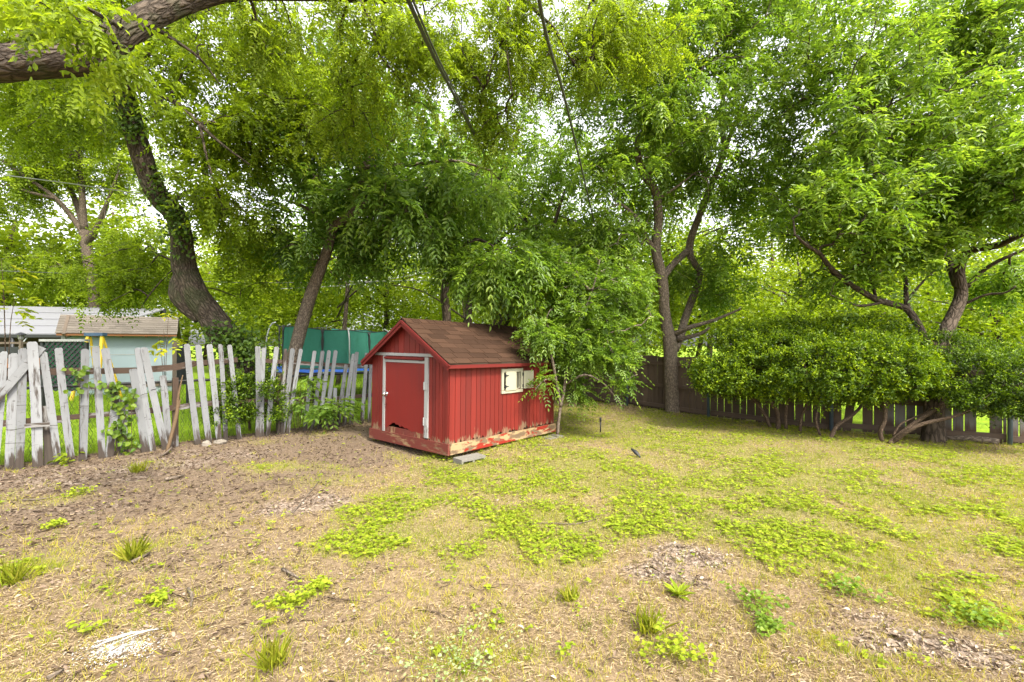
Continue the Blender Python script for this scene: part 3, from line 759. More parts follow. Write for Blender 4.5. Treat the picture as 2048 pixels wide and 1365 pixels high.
    wm.box((a0 + .024, -.026, (z0 + z1) / 2), (.048, .022, z1 - z0 - .1)); wm.box((a1 - .024, -.026, (z0 + z1) / 2), (.048, .022, z1 - z0 - .1))
    win = B(wm, 'window', M_CREAM)
    mb = MB()
    for c, d in (((1.494, .03, .97), (.012, .09, .27)), ((1.106, .03, .97), (.012, .09, .27)), ((1.3, .03, 1.1), (.37, .09, .012)), ((1.3, .03, .838), (.37, .09, .012))): mb.box(c, d)
    B(mb, 'reveal', M_CREAM, win)
    mb = MB(); mb.box((1.245, -.046, .968), (.25, .014, .29)); B(mb, 'shutter', M_CREAM, win)['label'] = 'closed cream shutter on black hinges'
    mb = MB(); R = Matrix.Rotation(math.radians(-14), 3, 'Z'); mb.box((1.665, -.064, .972), (.2, .014, .28), R); B(mb, 'shutter', M_CREAM, win)['label'] = 'open cream shutter swung to the side'
    for z in (1.05, .885):
        mb = MB(); mb.box((1.105, -.057, z), (.012, .006, .056)); mb.add([(1.11, -.057, z + .016), (1.11, -.057, z - .016), (1.185, -.057, z - .004), (1.185, -.057, z + .004), (1.11, -.0535, z + .016), (1.11, -.0535, z - .016), (1.185, -.0535, z - .004), (1.185, -.0535, z + .004)], [(0, 1, 2, 3), (7, 6, 5, 4), (0, 4, 5, 1), (1, 5, 6, 2), (2, 6, 7, 3), (3, 7, 4, 0)])
        B(mb, 'hinge', M_BLACK, win)
    for z in (1.06, .875):
        mb = MB(); mb.box((1.553, -.043, z), (.02, .012, .05)); B(mb, 'hinge', M_BLACK, win)
    # roof: decking, courses of shingles, ridge caps
    x0, x1 = -.11, Lh + .11
    mb = MB()
    for s in (1, -1):
        for e, o, t in ((0, 0, 0),):
            yr = w / 2; ye = w / 2 - s * .985; zr = rz - .028; z2 = zr - slope * .985
            V = [(x0, yr, zr - .02), (x1, yr, zr - .02), (x1, ye, z2 - .02), (x0, ye, z2 - .02), (x0, yr, zr), (x1, yr, zr), (x1, ye, z2), (x0, ye, z2)]
            mb.hexa(V if s < 0 else V)
    rf = B(mb, 'roof', M_DARKIN)
    mb = MB(); nrow = 9; SL = .985 / nrow
    for s in (1, -1):
        for i in range(nrow + 1):
            ya = min(i * SL + .02, .985 + .012); yb = max(ya - SL - .05, 0.0)
            x = x0 - .012 - rng.random() * .3
            while x < x1 + .01:
                xa, xb = max(x, x0 - .014), min(x + .305, x1 + .014); x += .31
                if xb - xa < .02: continue
                lift = .012 + rng.random() * .005; dy = rng.uniform(-.006, .006)
                pa = lambda yy, l: (w / 2 - s * yy, rz - .028 - slope * yy + l)
                (y2, z2), (y1, z1) = pa(ya + dy, lift), pa(yb, .003)
                mb.hexa([(xa + .002, y2, z2 - .007), (xb - .002, y2, z2 - .007), (xb - .002, y1, z1 - .002), (xa + .002, y1, z1 - .002), (xa + .002, y2, z2), (xb - .002, y2, z2), (xb - .002, y1, z1), (xa + .002, y1, z1)], rng.random())
    B(mb, 'shingles', M_SHINGLE, rf)
    mb = MB(); x = x0 - .01
    while x < x1:
        xb = min(x + .17, x1 + .012); t = rng.random()
        for s in (1, -1):
            mb.hexa([(x, w / 2, rz - .012), (xb, w / 2, rz - .018), (xb, w / 2 - s * .1, rz - .018 - slope * .1), (x, w / 2 - s * .1, rz - .012 - slope * .1),
                     (x, w / 2, rz - .004), (xb, w / 2, rz - .012), (xb, w / 2 - s * .1, rz - .012 - slope * .1), (x, w / 2 - s * .1, rz - .004 - slope * .1)], t)
        x += .145
    B(mb, 'ridge_cap', M_SHINGLE, rf)
    for nm, x in (('rake_board', x0 - .008), ('rake_board', x1 + .008)):
        for s in (1, -1):
            mb = MB(); off = .055
            p = Vector((x, w / 2 + s * .0005, rz - .03 - off)); e = Vector((x, w / 2 - s * .99, rz - .03 - slope * .99 - off))
            mb.bar(p, e, .075, .02, Vector((0, 0, 1))); B(mb, nm, M_RED_TRIM, rf)
            if x < 0:
                mb = MB(); mb.bar(p + Vector((-.016, 0, .026)), e + Vector((-.016, 0, .026)), .034, .014, Vector((0, 0, 1)), off=(1, 0, 0)); B(mb, 'rake_moulding', M_RED_TRIM, rf)
    for s in (1, -1):
        mb = MB(); y = w / 2 - s * .985; z = rz - .05 - slope * .985
        mb.bar((x0 + .004, y + s * .012, z - .02), (x1 - .004, y + s * .012, z - .02), .055, .02, Vector((0, 0, 1))); B(mb, 'eave_board', M_RED_TRIM, rf)
        mb = MB(); V = [(x0 + .03, y + s * .03, z - .015), (x1 - .03, y + s * .03, z - .015), (x1 - .03, w / 2 - s * .875, rt(w / 2 - s * .875) - .01), (x0 + .03, w / 2 - s * .875, rt(w / 2 - s * .875) - .01)]
        mb.hexa([(a, b, c - .008) for a, b, c in V] + V); B(mb, 'soffit', M_RED_TRIM, rf)
    return S
SHED = build_shed()

def cinder_block(label, c, rz, lying=True, group='concrete blocks'):
    """Hollow block with two cores; lying shows the cores at its side."""
    t = thing('concrete_block', label, 'concrete block', c, group); t.rotation_euler = (math.radians(90) if lying else 0, 0, rz)
    L, Wd, H, e = .39, .19, .19, .032
    mb = MB()
    mb.box((0, -Wd / 2 + e / 2, H / 2), (L, e, H)); mb.box((0, Wd / 2 - e / 2, H / 2), (L, e, H))
    for x in (-L / 2 + e / 2, 0, L / 2 - e / 2): mb.box((x, 0, H / 2 - .001), (e - .002, Wd - 2 * e, H - .004))
    mb.build('body', M_CONC, t, local=True)
    return t
cinder_block('concrete block under the near corner of the red shed', (-.62, 5.97, -.058), math.radians(42))
cinder_block('concrete block under the far side corner of the red shed', (.60, 7.60, -.13), math.radians(51))
cinder_block('concrete block under the front left corner of the red shed', (-1.9, 7.0, -.06), math.radians(130))
# ------------------------------------------------------------------ white picket fence
FD = Vector((.70711, .70711, 0)); FN = Vector((.70711, -.70711, 0))     # along the fence, and out of it towards the yard
def FP(px, py, off=0.0):
    """Where the ray of a photo pixel meets the fence's own plane, moved off it."""
    u = (px - 1024) / FPX; k = 11.45
    Y = k / (1 - u); return Vector((u * Y, Y, EYE + (HOR - py) / FPX * Y)) + FN * off
def wid(px, w):
    u = (px - 1024) / FPX; return w / FPX * (11.45 / (1 - u)) / (.7071 * (1 - u)) 
def build_picket_fence():
    R = thing('picket_fence', 'broken white picket fence with leaning flaking boards beside the red shed', 'fence', (-5.0, 6.45, 0))
    rng = random.Random(11)
    PK = [(8, 703, -12, 945, 17, 0, 0), (27, 707, 18, 930, 22, 0, 0), (46, 697, 38, 936, 20, .03, 0), (65, 684, 76, 925, 24, .09, 1),
          (86, 703, 117, 921, 18, .04, 0), (92, 812, 98, 922, 22, .02, 2), (117, 696, 143, 917, 18, .05, 0), (170, 698, 165, 910, 19, .05, 0),
          (191, 694, 204, 908, 17, .05, 0), (209, 697, 230, 806, 18, .07, 0), (232, 798, 218, 900, 19, .05, 0), (246, 800, 244, 899, 24, .03, 0), (265, 738, 290, 897, 18, .05, 0),
          (274, 696, 306, 890, 14, .05, 0), (286, 695, 331, 864, 16, .075, 0), (325, 751, 338, 890, 15, .03, 0), (372, 688, 395, 886, 14, .05, 0), (395, 690, 417, 880, 14, .05, 0),
          (417, 689, 437, 872, 13, .05, 0), (439, 689, 450, 868, 10, .05, 0), (457, 690, 477, 866, 10, .05, 0), (514, 693, 515, 862, 12, .04, 0), (526, 696, 522, 862, 9, .04, 0),
          (551, 694, 533, 862, 10, .06, 0), (570, 698, 556, 860, 8, .03, 2), (583, 697, 562, 865, 10, .05, 0), (600, 698, 573, 858, 8, .05, 0), (627, 702, 607, 856, 8, .05, 0),
          (643, 702, 622, 851, 8, .05, 0), (656, 701, 636, 849, 8, .05, 0), (669, 701, 648, 848, 8, .05, 0), (668, 776, 661, 848, 8, .05, 0), (690, 729, 673, 849, 8, .05, 0),
          (705, 708, 686, 848, 8, .045, 0), (711, 704, 699, 847, 8, .06, 0), (731, 706, 721, 848, 7, .05, 0), (740, 717, 736, 842, 6, .05, 0), (748, 712, 745, 842, 6, .05, 0), (-32, 700, -36, 950, 20, .05, 0), (-62, 690, -58, 960, 20, .05, 0), (-100, 690, -104, 966, 22, .05, 0), (-142, 688, -138, 975, 22, .05, 0), (-185, 692, -192, 985, 24, .05, 0), (-236, 686, -238, 1000, 25, .05, 0), (-290, 690, -284, 1015, 26, .05, 0)]
    for i, (x0, y0, x1, y1, w, off, kind) in enumerate(PK):
        a, b = FP(x0, y0, off), FP(x1, y1, off)
        b.z = min(b.z, -.01) if y1 > 840 else b.z
        W_ = wid((x0 + x1) / 2, w) * .91
        d = (a - b); L = d.length; d.normalize(); sx = (FD - d * FD.dot(d)).normalized(); sy = d.cross(sx)
        # outline: slightly wavering sides, worn rounded or dog-eared top
        n = 9; t_ = .019; V = []; A = []; ox, oz = rng.random() * 9, rng.random() * 9
        bend = rng.uniform(-.012, .012)
        prof = []
        for k in range(n):
            f = k / (n - 1); hw = W_ / 2 * (1 + rng.uniform(-.035, .035))
            prof.append((f * L * .985, -hw + bend * math.sin(f * 3.1), hw + bend * math.sin(f * 3.1)))
        prof.append((L, -W_ * rng.uniform(.16, .38), W_ * rng.uniform(.16, .38)))
        for s in (1, -1):
            for z, l, r in prof:
                for x in (l, r):
                    tw = rng.uniform(-.002, .002)
                    V.append(b + d * z + sx * x + sy * (s * t_ / 2 + tw)); A.append((x + ox, s * .01, z))
        m = len(prof); F = []
        for k in range(m - 1):
            q = 2 * k
            F += [(q, q + 1, q + 3, q + 2), (2 * m + q + 1, 2 * m + q, 2 * m + q + 2, 2 * m + q + 3), (q + 2, 2 * m + q + 2, 2 * m + q, q), (q + 1, 2 * m + q + 1, 2 * m + q + 3, q + 3)]
        F += [(0, 2 * m, 2 * m + 1, 1), (2 * m - 2, 2 * m - 1, 4 * m - 1, 4 * m - 2)]
        mb = MB(); mb.add(V, F, A, rng.random())
        o = mb.build('picket', M_PICKET if kind < 2 else M_PICKET_BARE, R)
        if kind == 2: o['label'] = 'bare grey picket without paint'
        if kind == 1: o['label'] = 'tallest broad picket with cracked paint'
    mb = MB(); mb.bar(FP(-24, 818, .075), FP(84, 694, .055), wid(30, 24) * .85, .02, Vector((0, 0, 1)), off=(4, 2, 0)); mb.build('loose_board', M_PICKET, R)['label'] = 'loose board nailed slantwise over the pickets'
    for pts, w in ((((-300, 762), (95, 744), (300, 741)), 13), (((288, 740), (345, 736), (390, 727)), 13), (((372, 729), (475, 720)), 10), (((530, 722), (640, 729), (752, 734)), 8),
                   (((-300, 875), (60, 843), (135, 838)), 15), (((130, 836), (300, 822)), 10), (((290, 823), (430, 806)), 11), (((430, 806), (560, 800), (650, 797)), 8), (((645, 799), (752, 790)), 7)):
        P3 = [FP(x, y, -.012) for x, y in pts]
        mb = MB()
        for a, b in zip(P3, P3[1:]): mb.bar(a, b, w / FPX * a.y * 1.0, .035, Vector((0, 0, 1)), off=(rng.random() * 9, 0, rng.random() * 5))
        mb.build('rail', M_RAIL, R)
    mb = MB(); mb.bar(FP(50, 850, .125), FP(100, 846, .125), .05, .02, Vector((0, 0, 1)), off=(3, 3, 3)); mb.build('splice_board', M_PICKET_BARE, R)
    # wire ties
    for pts in (((30, 858), (55, 853), (100, 850), (117, 849)), ((156, 810), (165, 811), (177, 811)), ((10, 885), (40, 884), (52, 884)), ((300, 780), (316, 775), (322, 772)), ((375, 780), (390, 779)), ((34, 810), (54, 809)), ((280, 790), (295, 785)), ((222, 834), (240, 826))):
        mb = MB(); mb.tube([FP(x, y, .09) for x, y in pts], .0035, 5, 2); mb.build('wire_tie', M_WIRE, R, True)
    for i, px in enumerate((-45, 352, 520, 560, 752)):
        a = FP(px, 720, -.06); mb = MB(); mb.bar((a.x, a.y, -.05), (a.x, a.y, 1.02), .07, .07, FD); mb.build('post', M_RAIL, R)
build_picket_fence()

def build_chain_link():
    R = thing('chain_link_fence', 'rusty chain-link fence with dark top rail standing behind the white pickets', 'fence', (-5.2, 6.9, 0))
    O = Vector((-6.9, 5.25, 0)); H = .93; Lf = 11.5
    mb = MB(); n = 8; dz = H / (n * 1.0); pitch = .095
    k = 0; s = 0.0
    r = .0019
    while s < Lf:
        for sg in (1, -1):
            p = [O + FD * (s + (pitch / 2 if (q % 2 == (0 if sg > 0 else 1)) else 0)) + FN * (.003 * sg) + Vector((0, 0, .03 + q * dz)) for q in range(n + 1)]
            for a, b in zip(p, p[1:]):
                mb.add([a + FD * r, a - FD * r, b - FD * r, b + FD * r], [(0, 1, 2, 3)])
        s += pitch / 2
        s += pitch / 2
    mb.build('wire_mesh', M_WIRE, R)
    mb = MB(); mb.tube([O + Vector((0, 0, H + .01)), O + FD * (Lf / 2) + Vector((0, 0, H)), O + FD * Lf + Vector((0, 0, H + .01))], .02, 8, 2); mb.build('top_rail', M_BLACK, R, True)
    for s in (.1, 2.4, 4.7, 6.9, 9.2, 11.4):
        mb = MB(); a = O + FD * s - FN * .03; mb.tube([a + Vector((0, 0, -.05)), a + Vector((0, 0, H + .05))], .025, 10, 1); mb.build('post', M_STEEL if s != 6.9 else M_BLACK, R, True)
build_chain_link()

# ------------------------------------------------------------------ brown board fence along the far side
def build_board_fence():
    R = thing('board_fence', 'low weathered brown board fence behind the shrubs with its end whitewashed', 'fence', (4.6, 8.7, 0))
    rng = random.Random(21)
    V2 = [Vector((.75, 13.2, 0)), Vector((2.86, 11.06, 0)), Vector((4.08, 9.3, 0)), Vector((5.53, 7.8, 0)), Vector((7.41, 6.72, 0)), Vector((9.9, 5.5, 0))]
    split = 6.15
    miss = []
    for i in range(len(V2) - 1):
        a, b = V2[i], V2[i + 1]; d = (b - a).normalized(); nn = Vector((-d.y, d.x, 0));
        if nn.y < 0: nn = -nn
        L = (b - a).length; s = 0; dark = MB(); wht = MB()
        while s < L - .02:
            w = min(rng.choice((.125, .14, .14, .15)), L - s)
            p = a + d * (s + w / 2); px = 1024 + p.x / p.y * FPX
            top = 1.235 + rng.uniform(-.012, .02) - (.1 if rng.random() < .04 else 0); bot = rng.uniform(-.02, .05)
            lean = rng.uniform(-.006, .006); gap = rng.uniform(.006, .022) if px > 1330 else rng.uniform(.002, .010)
            skip = False
            if 1548 < px < 1562: bot = .42
            if 1712 < px < 1722: skip = True
            if 1950 < px < 1972: skip = True
            if 1693 < px < 1708: lean = .14
            if not skip:
                q = a + d * (s + w / 2 + lean * 0) + nn * rng.uniform(.02, .03)
                (wht if q.x > split else dark).bar((q.x, q.y, bot), (q.x + d.x * lean, q.y + d.y * lean, top), w - gap, .016, d, rng.random(), off=(rng.random() * 9, rng.random() * 9, 0))
            s += w
        if dark.v: dark.build('board_panel', M_FENCE, R)
        if wht.v: o = wht.build('board_panel', M_FENCE_W, R); o['label'] = 'panel of whitewashed grey boards'
        for z, h in ((.10, .085), (.56, .075), (1.07, .08)):
            mb = MB(); mb.bar(a + d * .02 + nn * .0 + Vector((0, 0, z + rng.uniform(-.03, .03))), b - d * .02 + Vector((0, 0, z + rng.uniform(-.03, .03))), h, .034, Vector((0, 0, 1)), off=(rng.random() * 9, 0, 0))
            mb.build('rail', M_FENCE, R)
        if i:
            mb = MB(); q = a - nn * .05; mb.tube([(q.x, q.y, -.05), (q.x, q.y, 1.29)], .030, 12, 1); mb.lathe((q.x, q.y, 1.285), [(.033, 0), (.033, .02), (.015, .035)], 12)
            mb.build('post', M_POST, R, True)
build_board_fence()

# ------------------------------------------------------------------ next door: pale shed, carport, lattice, ladder, trampoline
def build_neighbour():
    D = 13.7
    x0, x1 = -11.89 - 1.265, -11.89 + 1.265
    S = thing('blue_shed', 'pale blue shed with tan shingle roof beyond the white picket fence', 'shed', (-11.89, D, 0))
    S.rotation_euler = (0, 0, math.radians(34))
    H = 1.86; dp = 2.2
    mb = MB(); mb.box(((x0 + x1) / 2, D + dp / 2, H / 2), (x1 - x0, dp, H)); mb.build('wall', M_BLUEWALL, S)
    mb = MB(); mb.box(((x0 + x1) / 2 + .3, D - .004, 1.20), (x1 - x0 - .7, .012, .018)); mb.build('seam_batten', M_WHITE, S)
    mb = MB(); mb.box(((x0 + x1) / 2, D - .012, .25), (x1 - x0, .03, .12)); mb.build('base_board', M_WOOD, S)
    mb = MB(); rng = random.Random(4); rows = 8; e0 = Vector((0, D - .32, 1.83)); r0 = Vector((0, D + .25, 2.385))
    xl, xr = x0 - .12, x1 + .12
    for i in range(rows):
        f0, f1 = i / rows, (i + 1.15) / rows; a = e0.lerp(r0, f0); b = e0.lerp(r0, min(f1, 1)); x = xl - rng.random() * .25
        while x < xr:
            xa, xb = max(x, xl), min(x + rng.choice((.16, .24, .3)), xr); x = xb if xb > x else x + .2
            if xb - xa < .01: continue
            mb.hexa([(xa, a.y, a.z + .0), (xb, a.y, a.z), (xb, b.y, b.z - .012), (xa, b.y, b.z - .012), (xa, a.y, a.z + .016), (xb, a.y, a.z + .016), (xb, b.y, b.z - .002), (xa, b.y, b.z - .002)], rng.random())
    rf = mb.build('roof', M_SHINGLE2, S)
    mb = MB(); mb.hexa([(xl, D + .252, 2.365), (xr, D + .252, 2.365), (xr, D + 2.5, 1.6), (xl, D + 2.5, 1.6), (xl, D + .252, 2.385), (xr, D + .252, 2.385), (xr, D + 2.5, 1.62), (xl, D + 2.5, 1.62)]); mb.build('roof', M_SHINGLE2, S)
    for x in (x0 + .01, x1 - .03):
        mb = MB(); T = [(x, D + .002, 1.861), (x, D + 1.7, 1.861), (x, D + .25, 2.33)]; mb.add([(a, b, c) for a, b, c in T] + [(a + .02, b, c) for a, b, c in T], [(2, 1, 0), (3, 4, 5), (0, 1, 4, 3), (1, 2, 5, 4), (2, 0, 3, 5)]); mb.build('gable', M_BLUEWALL, S)
    mb = MB(); mb.box(((x0 + x1) / 2, D - .28, 1.80), (x1 - x0 + .2, .03, .07)); 
    mb.build('fascia', M_BROWNTRIM, S)
    for k in range(5):
        mb = MB(); mb.box((x0 + .12 + k * (x1 - x0 - .2) / 4, D - .15, 1.775), (.05, .25, .07)); mb.build('rafter_tail', M_BROWNTRIM, S)
    mb = MB(); mb.bar((x0 + .06, D - .35, 1.80), (x0 + .06, D + .2, 2.36), .07, .03, Vector((1, 0, 0))); mb.build('barge_board', M_WOOD, S)
    mb = MB(); mb.box((x0 + .0, D - .05, .95), (.09, .05, 1.8)); mb.build('corner_board', M_WHITE, S)
    mb = MB(); mb.box(((351 - 1024) / FPX * 13.6, 13.6, .75), (.16, .05, 1.62)); mb.box(((351 - 1024) / FPX * 13.6, 13.63, 1.2), (.14, .012, .9))
    o = mb.build('wood_post', M_WOOD); tag(o, 'upright weathered grey plank at the corner of the pale blue shed', 'post')
    # dark slatted panel
    p = thing('slatted_panel', 'dark blue grey slatted panel between the blue shed and a white picket', 'panel', ((364 - 1024) / FPX * 11, 11, 0))
    x = p.location.x
    mb = MB(); mb.box((x, 11.02, .98), (.27, .03, .9)); mb.build('backing', M_DKPANEL, p)
    mb = MB()
    for k in range(9): mb.box((x - .115 + k * .029, 10.998, .98), (.013, .012, .88))
    mb.build('slat', M_BLACKPL, p); mb = MB()
    for s in (-.11, .11): mb.box((x + s, 11.03, .27), (.04, .04, .56))
    mb.build('leg', M_BLACKPL, p)
    # ladder
    Y = 12.35; cx = (190 - 1024) / FPX * Y; Lr = thing('step_ladder', 'yellow fibreglass step ladder with blue top against the pale blue shed', 'ladder', (cx, Y, 0))
    for s in (-1, 1):
        mb = MB(); mb.bar((cx + s * .36, Y - .3, 0), (cx + s * .19, Y, 1.74), .075, .04, Vector((1, 0, 0))); mb.build('side_rail', M_YELLOW, Lr)
        mb = MB(); mb.bar((cx + s * .34, Y + .45, 0), (cx + s * .17, Y + .05, 1.72), .05, .03, Vector((1, 0, 0))); mb.build('rear_leg', M_YELLOW, Lr)
    for k in range(1, 6):
        f = k / 6; mb = MB(); mb.box((cx, Y - .3 * (1 - f), 1.74 * f), (2 * (.36 - .17 * f) - .03, .08, .03)); mb.build('step', M_STEEL, Lr)
    mb = MB(); mb.box((cx, Y + .02, 1.785), (.50, .16, .085)); mb.build('top_cap', M_BLUECAP, Lr)
    # lattice panel
    Y = 8.6; xa, xb = (86 - 1024) / FPX * Y, (168 - 1024) / FPX * Y; z0, z1 = .62, 1.555
    Lt = thing('lattice_panel', 'green backed panel of black diamond lattice behind the white pickets', 'lattice panel', ((xa + xb) / 2, Y, 0))
    mb = MB(); rng = random.Random(9)
    for i in range(10):
        for k in range(10):
            cx, cz = xa + (i + .5) * (xb - xa) / 10, z0 + (k + .5) * (z1 - z0) / 10
            mb.box((cx, Y + .045 + rng.random() * .004, cz), ((xb - xa) / 10, .01, (z1 - z0) / 10), None, rng.random())
    mb.build('backing', M_GREENPANEL, Lt)
    mb = MB(); st = .105; n = int(2.0 / st)
    for i in range(-n, n):
        for s, yy in ((1, 0), (-1, .012)):
            x = (xa + xb) / 2 + i * st * 1.0
            p = [(x + s * (z - (z0 + z1) / 2), z) for z in (z0, z1)]
            (ax, az), (bx, bz) = p
            f = lambda X: az + (X - ax) / (bx - ax) * (bz - az)
            lo, hi = (ax, bx) if ax < bx else (bx, ax); lo2, hi2 = max(lo, xa), min(hi, xb)
            if hi2 - lo2 < .03: continue
            mb.bar((lo2, Y + yy, f(lo2)), (hi2, Y + yy, f(hi2)), .034, .01, Vector((0, 0, 1)))
    mb.build('lattice', M_BLACKPL, Lt)
    mb = MB(); mb.box(((xa + xb) / 2, Y + .02, z1 + .03), (xb - xa + .1, .1, .045)); mb.build('cap_rail', M_WHITE, Lt)
    for x in (xa - .03, xb + .03): mb = MB(); mb.box((x, Y + .02, .77), (.05, .05, 1.55)); mb.build('post', M_BLACKPL, Lt)
    # carport
    Y = 15.0; C = thing('carport', 'white sheet roofed carport on dark frame beyond the picket fence', 'carport', (-16, Y, 0))
    xr = (163 - 1024) / FPX * Y; xl = -21
    mb = MB(); mb.hexa([(xl, Y, 1.86), (xr, Y, 1.84), (xr + .15, Y + 3.4, 2.93), (xl, Y + 3.4, 3.05), (xl, Y, 1.90), (xr, Y, 1.88), (xr + .15, Y + 3.4, 2.97), (xl, Y + 3.4, 3.09)])
    rf = mb.build('roof', M_CARPORT, C)
    mb = MB()
    for k in range(1, 4): f = k / 4; mb.bar((xl, Y + 3.4 * f, 1.905 + 1.19 * f), (xr, Y + 3.4 * f, 1.885 + 1.09 * f), .012, .03, Vector((0, 0, 1)))
    mb.build('roof_rib', M_CARPORT, rf)
    mb = MB(); mb.bar((xl, Y - .03, 1.80), (xr, Y - .03, 1.79), .10, .04, Vector((0, 0, 1))); mb.build('eave_beam', M_BLACK, C)
    mb = MB(); mb.box((xr + .1, Y + 3.38, 2.86), (.2, .06, .2)); mb.build('gable_end', M_BLACK, C)
    mb = MB(); mb.box(((xl + xr) / 2, Y + 3.3, 1.0), (xr - xl, .1, 2.0)); mb.build('rear_wall', M_DARKIN, C)
    for x in (xr - .1, xr - 2.3, xr - 4.6, xl + .2):
        mb = MB(); mb.tube([(x, Y, 0), (x, Y, 1.8)], .045, 8, 1); mb.build('post', M_BLACK, C, True)
        mb = MB(); mb.tube([(x, Y + .02, 1.2), (x + .5, Y + .02, 1.78)], .02, 6, 1); mb.build('brace', M_STEEL, C, True)
    # deck rail with a lamp
    Y = 9.4; D2 = thing('deck_railing', 'black deck railing in front of the carport behind the picket fence', 'railing', (-10, Y, 0))
    mb = MB(); mb.bar((-13.5, Y, 1.36), ((96 - 1024) / FPX * Y, Y, 1.38), .16, .05, Vector((0, 0, 1))); mb.build('top_board', M_BLACKPL, D2)
    mb = MB(); mb.bar((-13.5, Y, 1.52), ((60 - 1024) / FPX * Y, Y, 1.54), .04, .06, Vector((0, 0, 1))); mb.build('handrail', M_WOOD, D2)
    mb = MB(); mb.bar((-13.5, Y + .03, 1.1), ((96 - 1024) / FPX * Y, Y + .03, 1.12), .2, .04, Vector((0, 0, 1))); mb.build('lower_board', M_BROWNTRIM, D2)
    for k in range(4): mb = MB(); mb.box((-9.75 - k * 1.25, Y + .06, .75), (.09, .09, 1.5)); mb.build('post', M_BLACKPL, D2)
    lx = (42 - 1024) / FPX * 9.2; L = thing('post_lamp', 'small black lantern on a post above the deck railing', 'lamp', (lx, 9.2, 0))
    mb = MB(); mb.box((lx, 9.2, .8), (.045, .045, 1.6)); mb.build('post', M_WOOD, L)
    mb = MB(); mb.lathe((lx, 9.2, 1.6), [(.035, 0), (.045, .02), (.05, .09), (.05, .095)], 8); mb.build('lantern', plain_mat('smoked_glass', (.12, .12, .12), .2, .5), L)
    mb = MB(); mb.lathe((lx, 9.2, 1.696), [(.085, 0), (.08, .02), (.03, .05), (.005, .06)], 8); mb.build('cap', M_BLACKPL, L)
    # trampoline
    c = Vector(((664 - 1024) / FPX * 12.9, 13.2, 0)); r = 1.72; T = thing('trampoline', 'trampoline with blue pad and sagging green net behind the picket fence', 'trampoline', c)
    pt = lambda a, rr, z: Vector((c.x + rr * math.cos(a), c.y + rr * math.sin(a), z))
    n = 48
    def ring(mb, r0, r1, z0, z1, th=.012):
        pass
    mb = MB(); V = []; F = []
    for k in range(n):
        a = 2 * math.pi * k / n; w = .008 * math.sin(k * 1.7)
        V += [pt(a, r - .22, .86 + w), pt(a, r + .03, .86 + w), pt(a, r + .05, .80 + w * 2), pt(a, r - .22, .83)]
    for k in range(n):
        q = 4 * k; p = 4 * ((k + 1) % n)
        for e in range(4): F.append((q + e, q + (e + 1) % 4, p + (e + 1) % 4, p + e))
    mb.add(V, F); mb.build('edge_pad', M_BLUEPAD, T)
    mb = MB(); mb.lathe((c.x, c.y, .835), [(r - .2, 0), (r - .2, .004)], n); mb.build('jumping_mat', M_BLACKPL, T)
    mb = MB(); mb.tube([pt(2 * math.pi * k / 32, r, .77) for k in range(33)], .022, 6, 1); mb.build('frame', M_BLACK, T, True)
    npole = 8; tops = []
    for k in range(npole):
        a = 2 * math.pi * (k + .15) / npole - .35
        h = 2.02 - (.10 if math.cos(a) > .3 else 0) + (.08 if math.cos(a) < -.5 else 0)
        mb = MB(); mb.tube([pt(a, r + .06, .1), pt(a, r + .07, .8), pt(a, r + .09, 1.5), pt(a, r - .02, h - .08), pt(a, r - .16, h + .02)], .019, 8, 3); mb.build('net_pole', M_STEEL, T, True)
        mb = MB(); mb.tube([pt(a, r, .78), pt(a, r, .02), pt(a + .28, r, .02), pt(a + .28, r, .78)], .02, 6, 1); mb.build('leg', M_BLACK, T, True)
        tops.append((a, h))
    m = 96; rows = 10; mb = MB(); V = []; F = []
    for k in range(m):
        a = 2 * math.pi * k / m; ph = ((a - tops[0][0]) / (2 * math.pi / npole)) % 1
        hk = np.interp((a - tops[0][0]) % (2 * math.pi), [2 * math.pi * i / npole for i in range(npole + 1)], [t[1] for t in tops] + [tops[0][1]])
        for q in range(rows + 1):
            f = q / rows; z = .90 + (hk - .03 - .05 * math.sin(math.pi * ph) - .90) * f
            rr = r - .15 - .05 * math.sin(math.pi * ph) * f + .026 * math.sin(k * 1.9 + q * .3) * (1 - .4 * f) + .018 * math.sin(k * 4.1)
            V.append(pt(a, rr, z))
    for k in range(m):
        for q in range(rows):
            i, j = k * (rows + 1) + q, ((k + 1) % m) * (rows + 1) + q
            if 1.98 < 2 * math.pi * k / m < 4.0: continue
            F.append((i, j, j + 1, i + 1))
    mb.add(V, F); mb.build('net', M_NET, T, True)
    mb = MB(); mb.tube([V[k % m * (rows + 1) + rows] for k in range(m + 1)], .010, 5, 1); mb.build('net_hem', M_BLACK, T, True)
    for k in range(npole):
        a = tops[k][0] + math.pi / npole
        for da in (-.022, .022):
            mb = MB(); mb.tube([pt(a + da, r - .16, .86), pt(a + da * .3, r - .155, 1.25), pt(a - da * .5, r - .155, 1.6), pt(a + da, r - .17, tops[k][1] - .08)], .019, 5, 2); mb.build('strap', M_BLACK, T, True)
build_neighbour()

